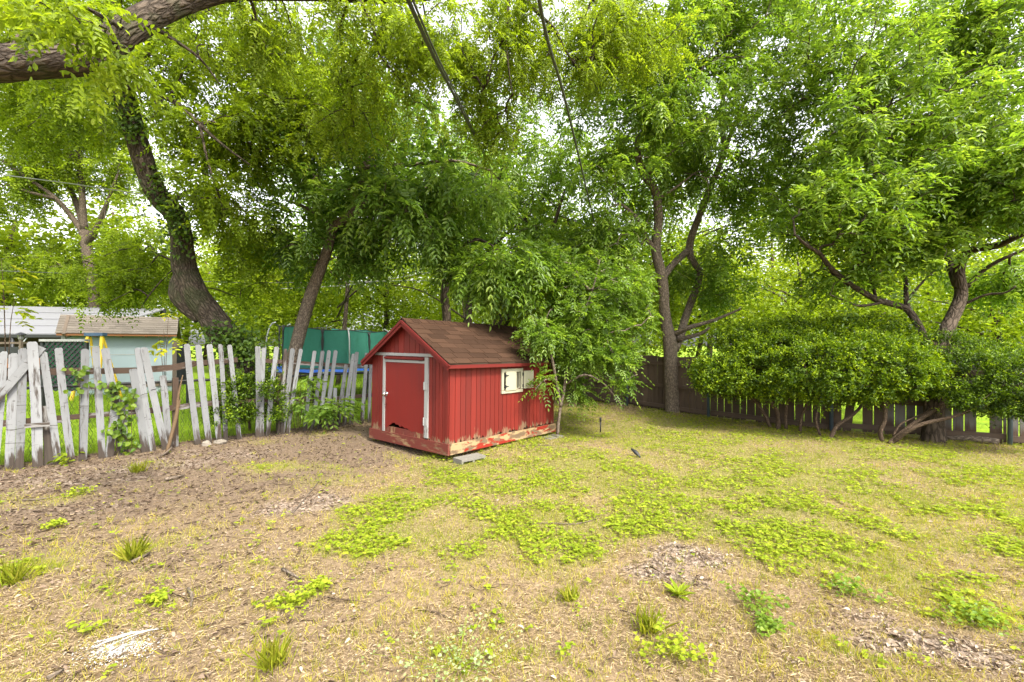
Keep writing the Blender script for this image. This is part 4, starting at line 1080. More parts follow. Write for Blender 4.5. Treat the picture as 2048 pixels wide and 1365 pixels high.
# ------------------------------------------------------------------ overhead cables
def cable(label, pts, r, mat, n=6, pair=0):
    mb = MB(); mb.tube(pts, r, n, 8)
    if pair: mb.tube([Vector(p) + Vector((pair, 0, .004)) for p in pts], r * .55, n, 8)
    tag(mb.build('overhead_cable', mat, None, True), label, 'cable', 'overhead cables')
cable('thick twisted overhead cable sloping down to the trees above the shed', [P(790, -60, 2.2), P(863, 104, 3.3), P(908, 191, 4.6), P(967, 309, 8.0), P(985, 345, 11)], .014, M_CABLE, 8, .024)
cable('single dark overhead cable crossing the sky to the right of the twisted one', [P(1068, -60, 2.6), P(1095, 80, 3.4), P(1135, 220, 4.9), P(1185, 430, 8.5), P(1212, 540, 13)], .0135, M_CABLE, 8)
cable('thin pale cable crossing the leaning elm trunk', [P(-120, 335, 9.5), P(120, 365, 9.5), P(300, 391, 9.5), P(520, 418, 9.6), P(620, 425, 10)], .012, M_CABLE2)
cable('lower thin dark cable running behind the leaning elm', [P(-120, 538, 11), P(200, 550, 11), P(500, 566, 12), P(900, 560, 14)], .008, M_CABLE)
cable('slack wire seen under the leaves above the trampoline', [P(560, 578, 14), P(700, 570, 14), P(860, 545, 14)], .008, M_CABLE2)
# ------------------------------------------------------------------ trees
def limb(pts, r):       # [(px, py, depth), ...], radii in photo pixels at that depth -> metres
    return ([P(*p) for p in pts], [w / FPX * p[2] / math.sqrt(1 + ((p[0] - 1024) / FPX) ** 2) for w, p in zip(r, pts)])

def build_trees():
    # the leaning elm behind the pickets
    sk = [limb([(500, 795, 8.2), (488, 757, 8.2), (463, 690, 8.1), (422, 634, 8.0), (387, 585, 7.9), (369, 533, 7.9), (363, 480, 7.8), (352, 432, 7.7), (322, 400, 7.6), (298, 358, 7.5), (283, 311, 7.4), (266, 251, 7.3), (247, 190, 7.2), (232, 140, 7.1), (222, 60, 7.1), (232, -60, 7.2), (260, -200, 7.3)],
               [40, 36, 32, 29, 30, 26, 24, 24, 25, 24, 24, 24, 24, 23, 20, 16, 11]),
          limb([(240, 165, 7.2), (290, 180, 7.0), (350, 205, 6.8), (400, 250, 6.7), (445, 290, 6.6), (500, 330, 6.6)], [8, 7, 6, 4.5, 3, 1.5]),
          limb([(352, 432, 7.7), (350, 400, 8.2), (400, 380, 8.6), (450, 395, 8.9), (510, 440, 9.2)], [8, 6, 5, 3, 2]),
          limb([(268, 251, 7.3), (220, 170, 8.2), (150, 110, 9.0), (60, 60, 9.6)], [10, 8, 6, 3]),
          limb([(240, 165, 7.1), (330, 70, 7.6), (430, 10, 8.2), (560, -60, 8.8)], [12, 9, 7, 4]),
          limb([(400, 250, 6.7), (415, 320, 6.6), (440, 400, 6.6)], [3.5, 2.5, 1.2]),
          limb([(370, 535, 7.9), (358, 568, 7.85), (354, 592, 7.8), (372, 618, 7.85), (398, 640, 7.9)], [15, 18, 17, 14, 10])]
    att = ellipsoid_pts([E(330, 120, 7.4, 300, 180, 1.8, 210), E(440, 330, 7.0, 130, 130, .9, 100), E(80, 190, 8.6, 180, 120, 1.2, 130), E(560, 190, 7.6, 130, 110, 1.1, 95), E(470, 470, 8.8, 110, 150, .8, 75), E(280, -200, 7.4, 420, 220, 2.6, 160), E(250, 560, 9.0, 100, 90, .9, 70)], 3, 1.1, -.15)
    t = tree('elm_tree', 'large leaning elm with rough furrowed trunk bent over the picket fence', sk, att, M_BARK_ELM, M_LEAF_ELM, 3, (-4.6, 8.2, 0), nf=6, m=11, leaf=.068, wd=.034, L=.32, sides=22, rough=.13, zmin=2.4, down=.25)
    # ivy on its trunk
    for lab, rows, n, seed in (('dark ivy patch on the upper leaning elm trunk', [(250, 190), (258, 225), (264, 255)], 420, 1), ('ivy patch halfway up the leaning elm trunk under the pale cable', [(305, 360), (325, 395), (350, 430), (360, 470)], 560, 2), ('thick ivy clump round the foot of the leaning elm', [(470, 690), (452, 668), (478, 705), (492, 690)], 900, 3)):
        rng = np.random.default_rng(seed); c = [P(x, y, 7.15 if seed == 1 else 7.45 if seed == 2 else 7.85) for x, y in rows]
        base = np.array(c)[rng.integers(0, len(c), n)] + rng.normal(size=(n, 3)) * ((.13, .08, .15) if seed < 3 else (.2, .12, .14))
        o = leaf_mesh('ivy', base, rand_unit(n) + np.array([.1, -.5, -.4]), rand_unit(n) * .6 + np.array([0, -.8, .5]), .05 + .04 * rng.random(n), .04 + .02 * rng.random(n), M_LEAF_IVY, None, 6, rng.random(n) * .8)
        tag(o, lab, 'ivy', 'ivy patches on the leaning elm')
    # the near elm whose limb crosses the top of the picture; its own trunk stands out of frame
    sk = [([Vector((-7.0, 3.0, -.1)), Vector((-6.9, 3.05, 1.2)), Vector((-6.5, 3.3, 2.6)), P(-180, 150, 4.3), P(0, 130, 4.2), P(100, 122, 4.2), P(175, 112, 4.25), P(255, 62, 4.4), P(330, 18, 4.6), P(450, -18, 4.9), P(620, -16, 5.2), P(790, -8, 5.4), P(960, -22, 5.6), P(1150, -40, 6)],
           [.30, .26, .22, .165, .15, .145, .14, .128, .12, .105, .09, .075, .055, .03]),
          ([Vector((-6.6, 3.2, 2.4)), Vector((-6.4, 2.8, 4.2)), Vector((-5.2, 2.4, 5.6)), Vector((-3.2, 2.6, 6.4))], [.2, .16, .12, .05]),
          limb([(305, 55, 4.5), (340, 75, 4.7), (400, 118, 5.0), (440, 170, 5.2)], [6, 5, 3, 1.5]),
          limb([(720, 0, 5.3), (745, 50, 5.4), (760, 110, 5.5), (800, 160, 5.6), (830, 205, 5.7)], [4, 3.2, 2.5, 1.6, 1]),
          limb([(1020, -30, 5.6), (1015, 30, 5.6), (1010, 70, 5.6), (985, 120, 5.7), (975, 170, 5.7)], [4, 3, 2.5, 1.8, 1]),
          limb([(1010, 50, 5.6), (1015, 120, 5.6), (1025, 190, 5.7)], [2.5, 2, 1]),
          limb([(1040, -10, 5.7), (1085, 35, 5.9), (1110, 60, 6.0), (1130, 100, 6.1), (1150, 130, 6.2)], [5, 3.5, 3, 2, 1]),
          limb([(175, 112, 4.25), (215, 140, 3.9), (240, 165, 3.6)], [5, 3, 1.5]), limb([(255, 62, 4.4), (180, 20, 3.8), (120, -10, 3.4)], [8, 5, 2]), limb([(700, -10, 5.3), (680, 60, 5.6), (690, 130, 5.9)], [3, 2, 1])]
    att = ellipsoid_pts([E(190, 70, 2.9, 90, 120, .35, 26), E(60, 30, 5.0, 130, 90, .8, 60), E(520, 70, 5.6, 210, 90, .9, 90), E(830, 90, 5.7, 200, 110, .9, 130), E(1130, 80, 6.1, 180, 110, .9, 120), E(700, 230, 6.6, 130, 90, .7, 60), E(950, 250, 6.4, 90, 70, .5, 34), E(950, 60, 5.9, 120, 100, .8, 60), E(1250, 60, 6.6, 150, 110, .8, 90)], 5, 1.3, -.1)
    tree('overhanging_elm', 'elm with thick dark limb reaching across the top of the view', sk, att, M_BARK_ELM, M_LEAF_ELM, 5, (-7.0, 3.0, 0), nf=5, m=11, leaf=.050, wd=.025, L=.25, sides=22, rough=.09, zmin=2.6, down=.5, tilt=.8, tb=.12)
    # pale forked tree far left
    sk = [limb([(190, 700, 19), (188, 640, 19), (190, 590, 19), (180, 540, 19), (174, 500, 19), (168, 462, 19)], [17, 15, 14, 13, 13, 12]),
          limb([(170, 470, 19), (148, 440, 19), (112, 398, 18.6), (60, 360, 18.2), (-10, 312, 18)], [9, 7, 6, 5, 3]), limb([(168, 462, 19), (152, 405, 19.4), (120, 340, 19.6), (72, 268, 20)], [8, 7, 5, 3]),
          limb([(168, 462, 19), (163, 370, 19), (157, 290, 19), (150, 200, 19)], [9, 7, 6, 4]), limb([(172, 490, 19), (195, 455, 18.6), (212, 412, 18.3), (235, 350, 18)], [9, 8, 5, 2.5]),
          limb([(160, 340, 19), (130, 290, 18), (105, 250, 17.5)], [5, 4, 2]), limb([(112, 398, 18.6), (60, 385, 18), (15, 370, 18)], [5, 4, 2]),
          limb([(190, 590, 19), (215, 575, 18.8), (235, 555, 18.5)], [6, 4, 3])]
    att = ellipsoid_pts([E(60, 240, 18.5, 150, 70, 2.2, 80), E(180, 200, 19, 140, 100, 2.5, 110), E(50, 400, 18.5, 90, 50, 1.5, 30), E(50, 320, 18.5, 110, 60, 1.5, 70), E(140, 330, 19.5, 120, 80, 1.5, 70), E(250, 330, 18.5, 80, 100, 1.6, 50), E(120, 545, 19.5, 150, 60, 1.5, 55), E(260, 520, 18.5, 90, 90, 1.4, 60)], 8, .6, -.1)
    tree('forked_tree', 'pale barked tree forking into bare upright limbs beyond the blue shed', sk, att, M_BARK_PALE, M_LEAF_ELM, 8, (-17.6, 19, 0), nf=7, m=9, leaf=.13, wd=.065, L=.55, zmin=4.0, shape=4, tb=.05)
    # slanting trunk between the elm and the trampoline
    sk = [limb([(570, 800, 9.0), (582, 735, 9.0), (592, 695, 9.0), (606, 640, 9.0), (622, 590, 8.9), (640, 540, 8.8), (655, 500, 8.7), (668, 455, 8.6), (700, 432, 8.5), (730, 404, 8.4), (722, 363, 8.3), (726, 336, 8.2), (760, 300, 8.2), (800, 262, 8.3), (850, 200, 8.5)], [17, 15, 14, 14, 13, 12, 11, 10, 11, 9, 8, 7, 6, 4, 2]),
          limb([(722, 340, 8.2), (690, 290, 8.4), (670, 230, 8.6), (650, 150, 8.8)], [6, 5, 3, 2]), limb([(728, 400, 8.4), (775, 392, 8.2), (820, 382, 8.0), (880, 372, 7.8)], [5, 4, 3, 2]),
          limb([(726, 336, 8.2), (820, 330, 8.0), (905, 322, 7.8), (980, 341, 7.6)], [5, 4, 3, 2]), limb([(668, 455, 8.6), (620, 420, 8.8), (570, 400, 9.0)], [5, 4, 2]), limb([(740, 360, 8.3), (745, 400, 8.0), (760, 440, 7.8)], [3, 2, 1.2])]
    att = ellipsoid_pts([E(760, 330, 8.3, 210, 140, 1.5, 140), E(620, 430, 8.9, 110, 130, 1.0, 80), E(850, 410, 7.9, 180, 95, 1.0, 95), E(690, 480, 8.6, 110, 70, .7, 50), E(700, 180, 8.8, 140, 100, 1.2, 75)], 11, 1.1, -.12)
    tree('slanting_tree', 'slanting slim brown tree rising in front of the green trampoline net', sk, att, M_BARK_BROWN, M_LEAF_DEEP, 11, (-4.5, 9.0, 0), nf=4, m=9, leaf=.125, wd=.046, L=.34, zmin=2.4, droop=.5, tb=-.02)
    # three slim trees behind the red shed
    for k, (lab, sk, els, lm) in enumerate((
        ('slim dark trunk nearest the ridge front behind the red shed roof', [limb([(895, 815, 11.2), (894, 645, 11.2), (889, 590, 11.1), (898, 530, 11), (890, 470, 10.8), (860, 420, 10.5), (840, 380, 10.2)], [10, 9, 8.5, 8, 6, 4, 2]), limb([(894, 560, 11), (880, 510, 10), (900, 490, 8.5)], [5, 4, 2]), limb([(898, 530, 11), (930, 490, 10), (960, 480, 8.2), (1010, 510, 7.4)], [5, 4, 3, 1.5])], [E(890, 450, 10.5, 110, 70, 1.3, 70), E(900, 520, 7.9, 75, 45, .5, 48), E(985, 535, 7.6, 105, 60, .6, 72)], M_LEAF_PECAN),
        ('second slim dark trunk behind the middle of the red shed roof', [limb([(938, 815, 11.6), (937, 640, 11.6), (938, 590, 11.6), (942, 540, 11.5), (960, 480, 11.3), (985, 400, 11.2), (1010, 320, 11)], [8, 7, 6.5, 6, 5, 4, 2]), limb([(942, 540, 11.5), (1000, 480, 11), (1060, 430, 10.6)], [4, 3, 2])], [E(1000, 400, 11, 140, 110, 1.2, 80), E(1080, 480, 10.6, 100, 80, .9, 50)], M_LEAF_PECAN),
        ('forked dark tree leaning to the back end of the red shed roof', [limb([(1000, 815, 12.2), (998, 660, 12.2), (990, 620, 12.2), (975, 560, 12.2), (985, 470, 12), (1000, 380, 12), (1040, 250, 12)], [15, 12, 9, 7, 6, 4, 2]), limb([(1003, 655, 12.2), (1028, 610, 11.8), (1060, 540, 11.4), (1100, 470, 11), (1130, 380, 10.8)], [9, 9, 7, 5, 2])], [E(1090, 360, 11.3, 130, 120, 1.3, 85), E(1020, 230, 12, 170, 90, 1.5, 60), E(1160, 500, 10.8, 110, 80, .9, 55)], M_LEAF_PECAN))):
        att = ellipsoid_pts(els, 14 + k, 1.1, -.15)
        tree('slim_tree', lab, sk, att, M_BARK_DARK, lm, 14 + k, (sk[0][0][0].x, sk[0][0][0].y, 0), nf=4, m=9, leaf=.115, wd=.040, L=.36, zmin=2.4, droop=.6, group='slim trees behind the red shed', ang=48, tb=(.04, .05, .05)[k])
    # two stemmed tree at the board fence
    sk = [limb([(1346, 828, 10.0), (1345, 800, 10.0), (1342, 750, 10.0), (1340, 690, 10.0), (1333, 650, 10.0), (1328, 610, 9.9), (1325, 560, 9.8), (1312, 500, 9.7), (1317, 440, 9.6), (1312, 386, 9.5), (1291, 354, 9.4), (1277, 318, 9.3), (1277, 277, 9.3), (1303, 255, 9.2), (1340, 222, 9.1), (1385, 172, 9.0), (1430, 90, 8.9)], [17, 15, 14, 14, 12, 11, 11, 10, 9, 9, 8, 7, 6, 5, 4, 3, 1.5]),
          limb([(1349, 700, 10.05), (1362, 668, 10.2), (1373, 629, 10.4), (1393, 575, 10.5), (1402, 540, 10.5)], [10, 9, 8, 8, 6]), limb([(1402, 545, 10.5), (1378, 500, 10.4), (1401, 425, 10.3), (1416, 387, 10.2), (1445, 314, 10), (1446, 255, 10), (1447, 190, 10), (1460, 90, 10)], [6, 8, 7, 7, 6, 5, 4, 2]),
          limb([(1325, 560, 9.8), (1345, 530, 10.1), (1378, 500, 10.4)], [7, 7, 7]), limb([(1447, 310, 10), (1474, 237, 9.8), (1512, 169, 9.5), (1560, 135, 9.2), (1612, 114, 9)], [5, 4, 4, 3, 1.5]),
          limb([(1310, 500, 9.7), (1294, 478, 9.6), (1276, 440, 9.4), (1244, 409, 9.2)], [6, 5, 5, 2.5]), limb([(1290, 354, 9.4), (1330, 320, 9.2), (1370, 280, 9.2)], [4, 3, 1.5]), limb([(1303, 257, 9.2), (1270, 200, 9), (1225, 130, 8.8)], [4, 3, 1.5]),
          limb([(1312, 400, 9.5), (1345, 380, 9.3), (1385, 350, 9.2)], [4, 3, 1.5]),
          limb([(1350, 668, 10), (1380, 655, 9.7), (1430, 640, 9.5), (1482, 618, 9.4)], [6, 5, 3.5, 2]), limb([(1355, 680, 10), (1400, 668, 9.7), (1420, 655, 9.6)], [5, 4, 2])]
    att = ellipsoid_pts([E(1290, 330, 9.3, 170, 130, 1.5, 150), E(1400, 180, 9.2, 190, 140, 1.7, 190), E(1470, 380, 9.8, 140, 130, 1.2, 110), E(1230, 500, 9.6, 110, 80, 1.0, 80), E(1430, 540, 10.2, 100, 60, .9, 60), E(1250, 180, 8.9, 120, 90, 1.0, 60), E(1350, 20, 9.2, 230, 90, 1.6, 100), E(1530, 10, 9.0, 120, 90, 1.0, 80)], 21, 1.1, -.1)
    tree('twin_stemmed_tree', 'tall tree with two slim crooked stems standing at the brown board fence', sk, att, M_BARK_BROWN, M_LEAF_PECAN, 21, (3.57, 10.0, 0), nf=5, m=9, leaf=.10, wd=.038, L=.32, sides=14, zmin=2.6, droop=.45, tb=.08)
    # spreading tree on the right
    sk = [limb([(1868, 886, 6.95), (1868, 850, 6.95), (1868, 760, 7.1), (1868, 715, 7.3), (1884, 678, 7.5), (1905, 635, 7.7), (1922, 590, 7.8), (1917, 550, 7.75), (1924, 520, 7.7), (1946, 500, 7.6), (1992, 492, 7.3), (2022, 480, 7.1), (2070, 455, 6.9), (2150, 390, 6.7)], [30, 23, 20, 20, 17, 16, 15, 14, 12, 11, 10, 8, 6, 4]),
          limb([(1866, 712, 7.3), (1853, 685, 7.5), (1838, 655, 7.7), (1818, 622, 7.8), (1798, 612, 7.8), (1760, 602, 7.6), (1735, 590, 7.5), (1690, 562, 7.4), (1660, 535, 7.3), (1640, 508, 7.2), (1612, 490, 7.1), (1590, 470, 7.0)], [14, 11, 10, 9, 8, 8, 7, 6.5, 6, 5, 4, 2]),
          limb([(1816, 620, 7.85), (1812, 596, 7.9), (1811, 560, 8.0), (1800, 500, 8.2), (1810, 430, 8.3)], [7, 6, 5, 4, 2]), limb([(1770, 604, 7.6), (1722, 612, 7.4), (1690, 602, 7.3), (1660, 590, 7.2)], [4, 3.5, 2.5, 1.5]), limb([(1752, 598, 7.6), (1745, 570, 7.7), (1732, 540, 7.8)], [4, 3, 2]),
          limb([(1912, 570, 7.8), (1900, 530, 8.0), (1896, 495, 8.2), (1884, 430, 8.4), (1880, 350, 8.6), (1900, 240, 8.8), (1920, 100, 9)], [9, 9, 8, 7, 6, 4, 2]), limb([(1934, 575, 7.8), (1962, 545, 7.7), (1998, 522, 7.5), (2048, 500, 7.3), (2120, 470, 7.1)], [6, 6, 5, 4, 2]),
          limb([(1930, 608, 7.8), (1972, 590, 7.6), (2010, 586, 7.4), (2032, 572, 7.3)], [4, 3.5, 3, 2]), limb([(1890, 450, 8.4), (1850, 390, 8.0), (1800, 300, 7.6), (1740, 220, 7.2)], [6, 5, 4, 2]), limb([(1884, 400, 8.5), (1950, 300, 8.2), (2010, 200, 8)], [5, 4, 2]),
          limb([(1816, 600, 7.9), (1840, 570, 8.1), (1870, 540, 8.3)], [4, 3, 2])]
    att = ellipsoid_pts([E(1700, 430, 7.3, 150, 80, 1.2, 120), E(1780, 280, 7.6, 180, 140, 1.5, 190), E(1960, 200, 7.9, 170, 160, 1.5, 160), E(1950, 410, 7.2, 150, 75, 1.2, 130), E(1850, 490, 7.0, 110, 45, .8, 60), E(1640, 300, 7.9, 110, 140, 1.2, 110), E(1680, 100, 7.9, 170, 120, 1.4, 110), E(1860, 20, 8, 200, 80, 1.5, 80), E(2030, 340, 6.5, 90, 110, .8, 70), E(1700, 560, 7.6, 110, 35, .8, 36), E(1960, 560, 8.2, 90, 45, .8, 40), E(2040, 60, 7.6, 120, 120, 1.0, 80)], 24, 1.1, -.12)
    tree('spreading_tree', 'broad spreading tree with dark curved limbs rising behind the clipped shrubs', sk, att, M_BARK_DARK, M_LEAF_PECAN, 24, (6.52, 6.95, 0), nf=5, m=7, leaf=.095, wd=.036, L=.26, sides=14, zmin=2.0, droop=.3, tb=.08)
    # sapling hanging over the back end of the shed
    sk = [limb([(1115, 869, 7.5), (1119, 830, 7.5), (1128, 780, 7.5), (1136, 730, 7.5), (1150, 690, 7.6), (1162, 640, 7.6), (1185, 580, 7.7), (1200, 520, 7.8)], [3.4, 3, 3, 2.6, 2.4, 2, 1.6, 1]), limb([(1122, 815, 7.5), (1112, 760, 7.4), (1100, 700, 7.3), (1085, 660, 7.2), (1060, 630, 7.0)], [3, 3, 2.5, 2, 1]), limb([(1145, 700, 7.6), (1190, 690, 7.5), (1235, 710, 7.4), (1275, 750, 7.2)], [3, 2.5, 2, 1]),
          limb([(1130, 770, 7.5), (1170, 750, 7.3), (1210, 770, 7.2), (1245, 815, 7.0)], [2.5, 2, 1.5, 1]), limb([(1112, 760, 7.4), (1090, 760, 7.1), (1070, 780, 6.9)], [2, 1.6, 1])]
    att = ellipsoid_pts([E(1140, 640, 7.7, 95, 70, .5, 115), E(1130, 550, 7.9, 90, 60, .5, 70), E(1225, 610, 7.9, 100, 80, .7, 125), E(1078, 672, 7.0, 38, 28, .2, 24), E(1165, 725, 7.6, 45, 45, .3, 50), E(1215, 720, 7.4, 55, 45, .4, 36), E(1093, 755, 7.0, 14, 22, .08, 4), E(1240, 775, 7.1, 24, 20, .15, 5), E(1155, 780, 7.6, 22, 24, .2, 6)], 27, 1.6, -.1)
    tree('sapling', 'leafy multi branched sapling hanging over the back end of the red shed', sk, att, M_BARK_BROWN, M_LEAF_PECAN, 27, (.76, 7.5, 0), nf=5, m=9, leaf=.066, wd=.027, L=.23, zmin=.3, down=.0, droop=.3, ang=52, tb=-.02, cat='sapling')
    # small tree crowding the corner behind it
    sk = [limb([(1090, 810, 11.8), (1090, 700, 11.8), (1100, 620, 11.8), (1110, 520, 11.8)], [8, 7, 5, 2]), limb([(1165, 805, 11.3), (1168, 700, 11.3), (1180, 600, 11.3)], [6, 5, 2])]
    att = ellipsoid_pts([E(1110, 600, 11.6, 120, 110, 1.0, 150), E(1250, 600, 11.4, 110, 80, .9, 110)], 29, .9, -.2)
    tree('corner_tree', 'bushy young tree filling the yard corner behind the sapling', sk, att, M_BARK_DARK, M_LEAF_LIGHT, 29, (.85, 11.8, 0), nf=5, m=9, leaf=.10, wd=.04, L=.32, zmin=.8, shape=4)
build_trees()

# ------------------------------------------------------------------ clipped shrubs at the board fence
def shrub(name, label, stems, els, n_clump, leafn, seed, loc, matl, ls=.030, thr=-.05, stemm=None, tdown=0.0, tb=0.0, cs=.07):
    R = thing(name, label, 'shrub', loc)
    for s in stems:
        mb = MB(); mb.tube(s[0], s[1], 8, 4, .1, seed); mb.build('stem', stemm or M_TWIG, R, True)
    rng = np.random.default_rng(seed); cs_, w = [], np.array([(e[1][0] * e[1][2]) for e in els]); w = w / w.sum()
    cl = []
    while len(cl) < n_clump:
        e = els[rng.choice(len(els), p=w)]; u = rng.normal(size=3); u /= np.linalg.norm(u)
        q_ = np.array(e[0]) + u * np.array(e[1])
        q = np.array(e[0]) + u * np.array(e[1]) * (1 - .30 * rng.random() ** 1.6) * (1 + .22 * mnoise.noise(Vector(u * 3) + Vector((seed, 0, 0))) + .2 * mnoise.noise(Vector(q_) * 5.5))
        if rng.random() < .06: q = q + u * (.05 + .14 * rng.random())
        if q[2] < .3: continue
        ins = any(np.sum(((q - np.array(f[0])) / np.array(f[1])) ** 2) < .62 for f in els)
        if ins and rng.random() < .8: continue
        if mnoise.noise(Vector(q * 2.6) + Vector((seed, 3, 0))) < thr - .12: continue
        cl.append((q, u))
    c = np.array([q for q, u in cl]); u = np.array([q for p, q in cl])
    tw = nrm(u * .8 + rng.normal(size=c.shape) * .5 + np.array([0, 0, .45]))
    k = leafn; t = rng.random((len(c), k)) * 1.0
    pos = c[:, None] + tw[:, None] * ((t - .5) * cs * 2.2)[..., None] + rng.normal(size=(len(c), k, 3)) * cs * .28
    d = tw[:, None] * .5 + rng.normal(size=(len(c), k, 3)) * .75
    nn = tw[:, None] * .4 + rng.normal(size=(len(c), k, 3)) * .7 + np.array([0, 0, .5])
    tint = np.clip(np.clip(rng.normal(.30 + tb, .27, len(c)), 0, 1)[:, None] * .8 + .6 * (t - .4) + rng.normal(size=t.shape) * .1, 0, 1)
    ln = ls * (.7 + .6 * rng.random(len(c) * k))
    leaf_mesh('foliage', pos.reshape(-1, 3), d.reshape(-1, 3), nn.reshape(-1, 3), ln, ln * .55, matl, R, 4, tint.ravel())
    mb = MB()
    tips = [Vector(s[0][-1]) for s in stems]
    for i in range(0, len(c), max(1, len(c) // 160)):
        q = Vector(c[i]); b = min(tips, key=lambda z: (z - q).length)
        mb.tube([b, b.lerp(q, .5) + Vector(rng.normal(size=3)) * .05, q], [.009, .006, .003], 4, 2, cap=False)
    if mb.v: mb.build('twigs', stemm or M_TWIG, R, True)
    return R
def st(pts, r): return limb(pts, r)
shrub('clipped_shrub', 'wide bright green clipped shrub before the brown board fence',
      [st([(1765, 888, 6.9), (1761, 864, 6.9), (1770, 838, 6.9), (1769, 800, 6.95), (1762, 770, 7)], [5.5, 5, 5, 4, 3]), st([(1660, 880, 7.1), (1674, 852, 7.15), (1703, 832, 7.2), (1725, 808, 7.3), (1735, 770, 7.4)], [5, 4.5, 4, 3.5, 3]),
       st([(1556, 860, 7.9), (1556, 830, 7.9), (1542, 806, 7.9), (1520, 780, 7.9)], [6, 5, 5, 4]), st([(1541, 856, 8.0), (1529, 830, 8.0), (1512, 804, 8.0), (1490, 780, 8.0)], [4, 4, 4, 3]), st([(1600, 866, 7.6), (1603, 835, 7.6), (1612, 811, 7.6), (1620, 780, 7.6)], [3.5, 3, 3, 2]), st([(1572, 858, 7.8), (1573, 813, 7.8), (1590, 780, 7.8)], [4, 3.5, 3]),
       st([(1640, 870, 7.3), (1632, 840, 7.3), (1640, 800, 7.3)], [3, 2.5, 2])],
      [E(1465, 745, 7.9, 75, 46, .55, 0), E(1560, 732, 7.7, 105, 64, .7, 0), E(1660, 735, 7.3, 110, 70, .75, 0), E(1760, 738, 7.1, 100, 60, .65, 0), E(1500, 692, 8.1, 75, 42, .55, 0), E(1600, 682, 8.0, 90, 42, .6, 0), E(1720, 682, 7.8, 90, 46, .6, 0), E(1830, 752, 6.9, 55, 36, .4, 0), E(1432, 765, 7.8, 42, 24, .3, 0)],
      7600, 14, 41, (5.2, 7.5, 0), M_LEAF_SHRUB, .041, thr=-.10, tb=.10)
shrub('dark_shrub', 'darker clipped shrub on long bent bare stems beside the spreading tree',
      [st([(1778, 889, 6.75), (1800, 870, 6.75), (1834, 843, 6.75), (1874, 816, 6.8), (1896, 790, 6.9), (1905, 760, 7)], [7, 6.5, 5.5, 5, 4, 3]), st([(1785, 885, 6.75), (1816, 862, 6.6), (1850, 847, 6.5), (1901, 835, 6.4), (1944, 819, 6.35), (1979, 795, 6.35), (1990, 770, 6.4)], [6, 5.5, 5, 4.5, 4, 3, 2]), st([(1786, 872, 6.8), (1800, 850, 6.8), (1818, 840, 6.8), (1856, 822, 6.9), (1884, 792, 7)], [2.5, 2.2, 2, 2, 1.5]), st([(1850, 812, 6.9), (1853, 800, 6.9), (1860, 785, 6.9)], [2, 2, 1.5]), st([(1900, 770, 7), (1905, 735, 7), (1898, 715, 7)], [3, 2.5, 2])],
      [E(1890, 715, 7.3, 105, 45, .6, 0), E(1960, 755, 6.7, 95, 48, .6, 0), E(2050, 770, 6.2, 85, 55, .6, 0), E(1990, 800, 6.3, 75, 30, .4, 0), E(1920, 745, 7.2, 70, 50, .4, 0)],
      4200, 14, 43, (5.7, 6.75, 0), M_LEAF_SHRUB, .032, thr=-.02, tb=-.2)
shrub('fence_bush', 'dark small leaved bush growing against the white picket fence',
      [st([(500, 865, 7.75), (495, 820, 7.75), (480, 790, 7.7)], [3, 2.5, 1.5]), st([(520, 862, 7.8), (530, 810, 7.85), (520, 770, 7.9)], [3, 2.5, 1.5])],
      [E(485, 795, 7.2, 50, 46, .3, 0), E(525, 790, 7.4, 45, 45, .3, 0), E(455, 835, 7.0, 34, 28, .2, 0), E(520, 835, 7.35, 50, 30, .25, 0), E(530, 745, 7.9, 20, 50, .12, 0)],
      900, 13, 45, (-4.4, 7.75, 0), M_LEAF_SHRUB, .04, thr=-.1, tb=-.16)

# ------------------------------------------------------------------ low plants
def leafy_plant(name, label, c, h, n, seed, leaf, matl, spread=.15, m=5, cat='plant', stems=5, group=None, droop=.4, L=.22, tb=0):
    R = thing(name, label, cat, c, group); rng = np.random.default_rng(seed)
    mb = MB(); tips = []
    for k in range(stems):
        a = rng.random() * 6.28; s = spread * rng.random() ** .5
        q = Vector(c) + Vector((math.cos(a) * s, math.sin(a) * s, h * (.6 + .4 * rng.random())))
        p = [Vector(c) + Vector((math.cos(a), math.sin(a), 0)) * s * .2, Vector(c).lerp(q, .5) + Vector((0, 0, h * .1)), q]
        mb.tube(p, [.005, .004, .002], 5, 2); tips += [p[1], q, q.lerp(p[1], .5)]
    mb.build('stem', M_TWIG, R, True)
    tp = np.array([tuple(t) for t in tips])[rng.integers(0, len(tips), n)] + rng.normal(size=(n, 3)) * .02
    d = rand_unit(n) * np.array([1, 1, .35]) + np.array([0, 0, .1])
    a = fronds(tp, d, L * (.7 + .6 * rng.random(n)), m, leaf, leaf * .42, .35, droop, 55, tclump=np.clip(rng.normal(.5 + tb, .2, n), 0, 1))
    leaf_mesh('leaves', a[0], a[1], a[2], a[3], a[4], matl, R, 6, a[5])
leafy_plant('leafy_plant', 'broad leaved green plant leaning on the pickets left of the shed', FP(640, 850, .3), .55, 60, 51, .12, M_LEAF_DEEP, .38, 7, stems=9, L=.34, tb=.05)
leafy_plant('leafy_plant', 'tall leafy plant between the fence bush and the slanting tree', FP(585, 852, .22), .8, 34, 52, .11, M_LEAF_DEEP, .25, 5, stems=6)
leafy_plant('seedling', 'small seedling with pale broad leaves at the foot of a picket', FP(138, 925, .12), .14, 10, 53, .09, M_LEAF_LIGHT, .08, 3, stems=3, L=.1)
leafy_plant('yellow_sprig', 'bright yellow green sprig behind the leftmost pickets', FP(8, 730, -.35), 1.32, 14, 54, .10, M_LEAF_YEL, .12, 7, stems=3, L=.24, cat='plant')
leafy_plant('yellow_sprig', 'yellow green sprig beside the short picket near the blue shed', FP(332, 765, -.12), 1.12, 12, 55, .09, M_LEAF_YEL, .10, 5, stems=3, L=.2, cat='plant')
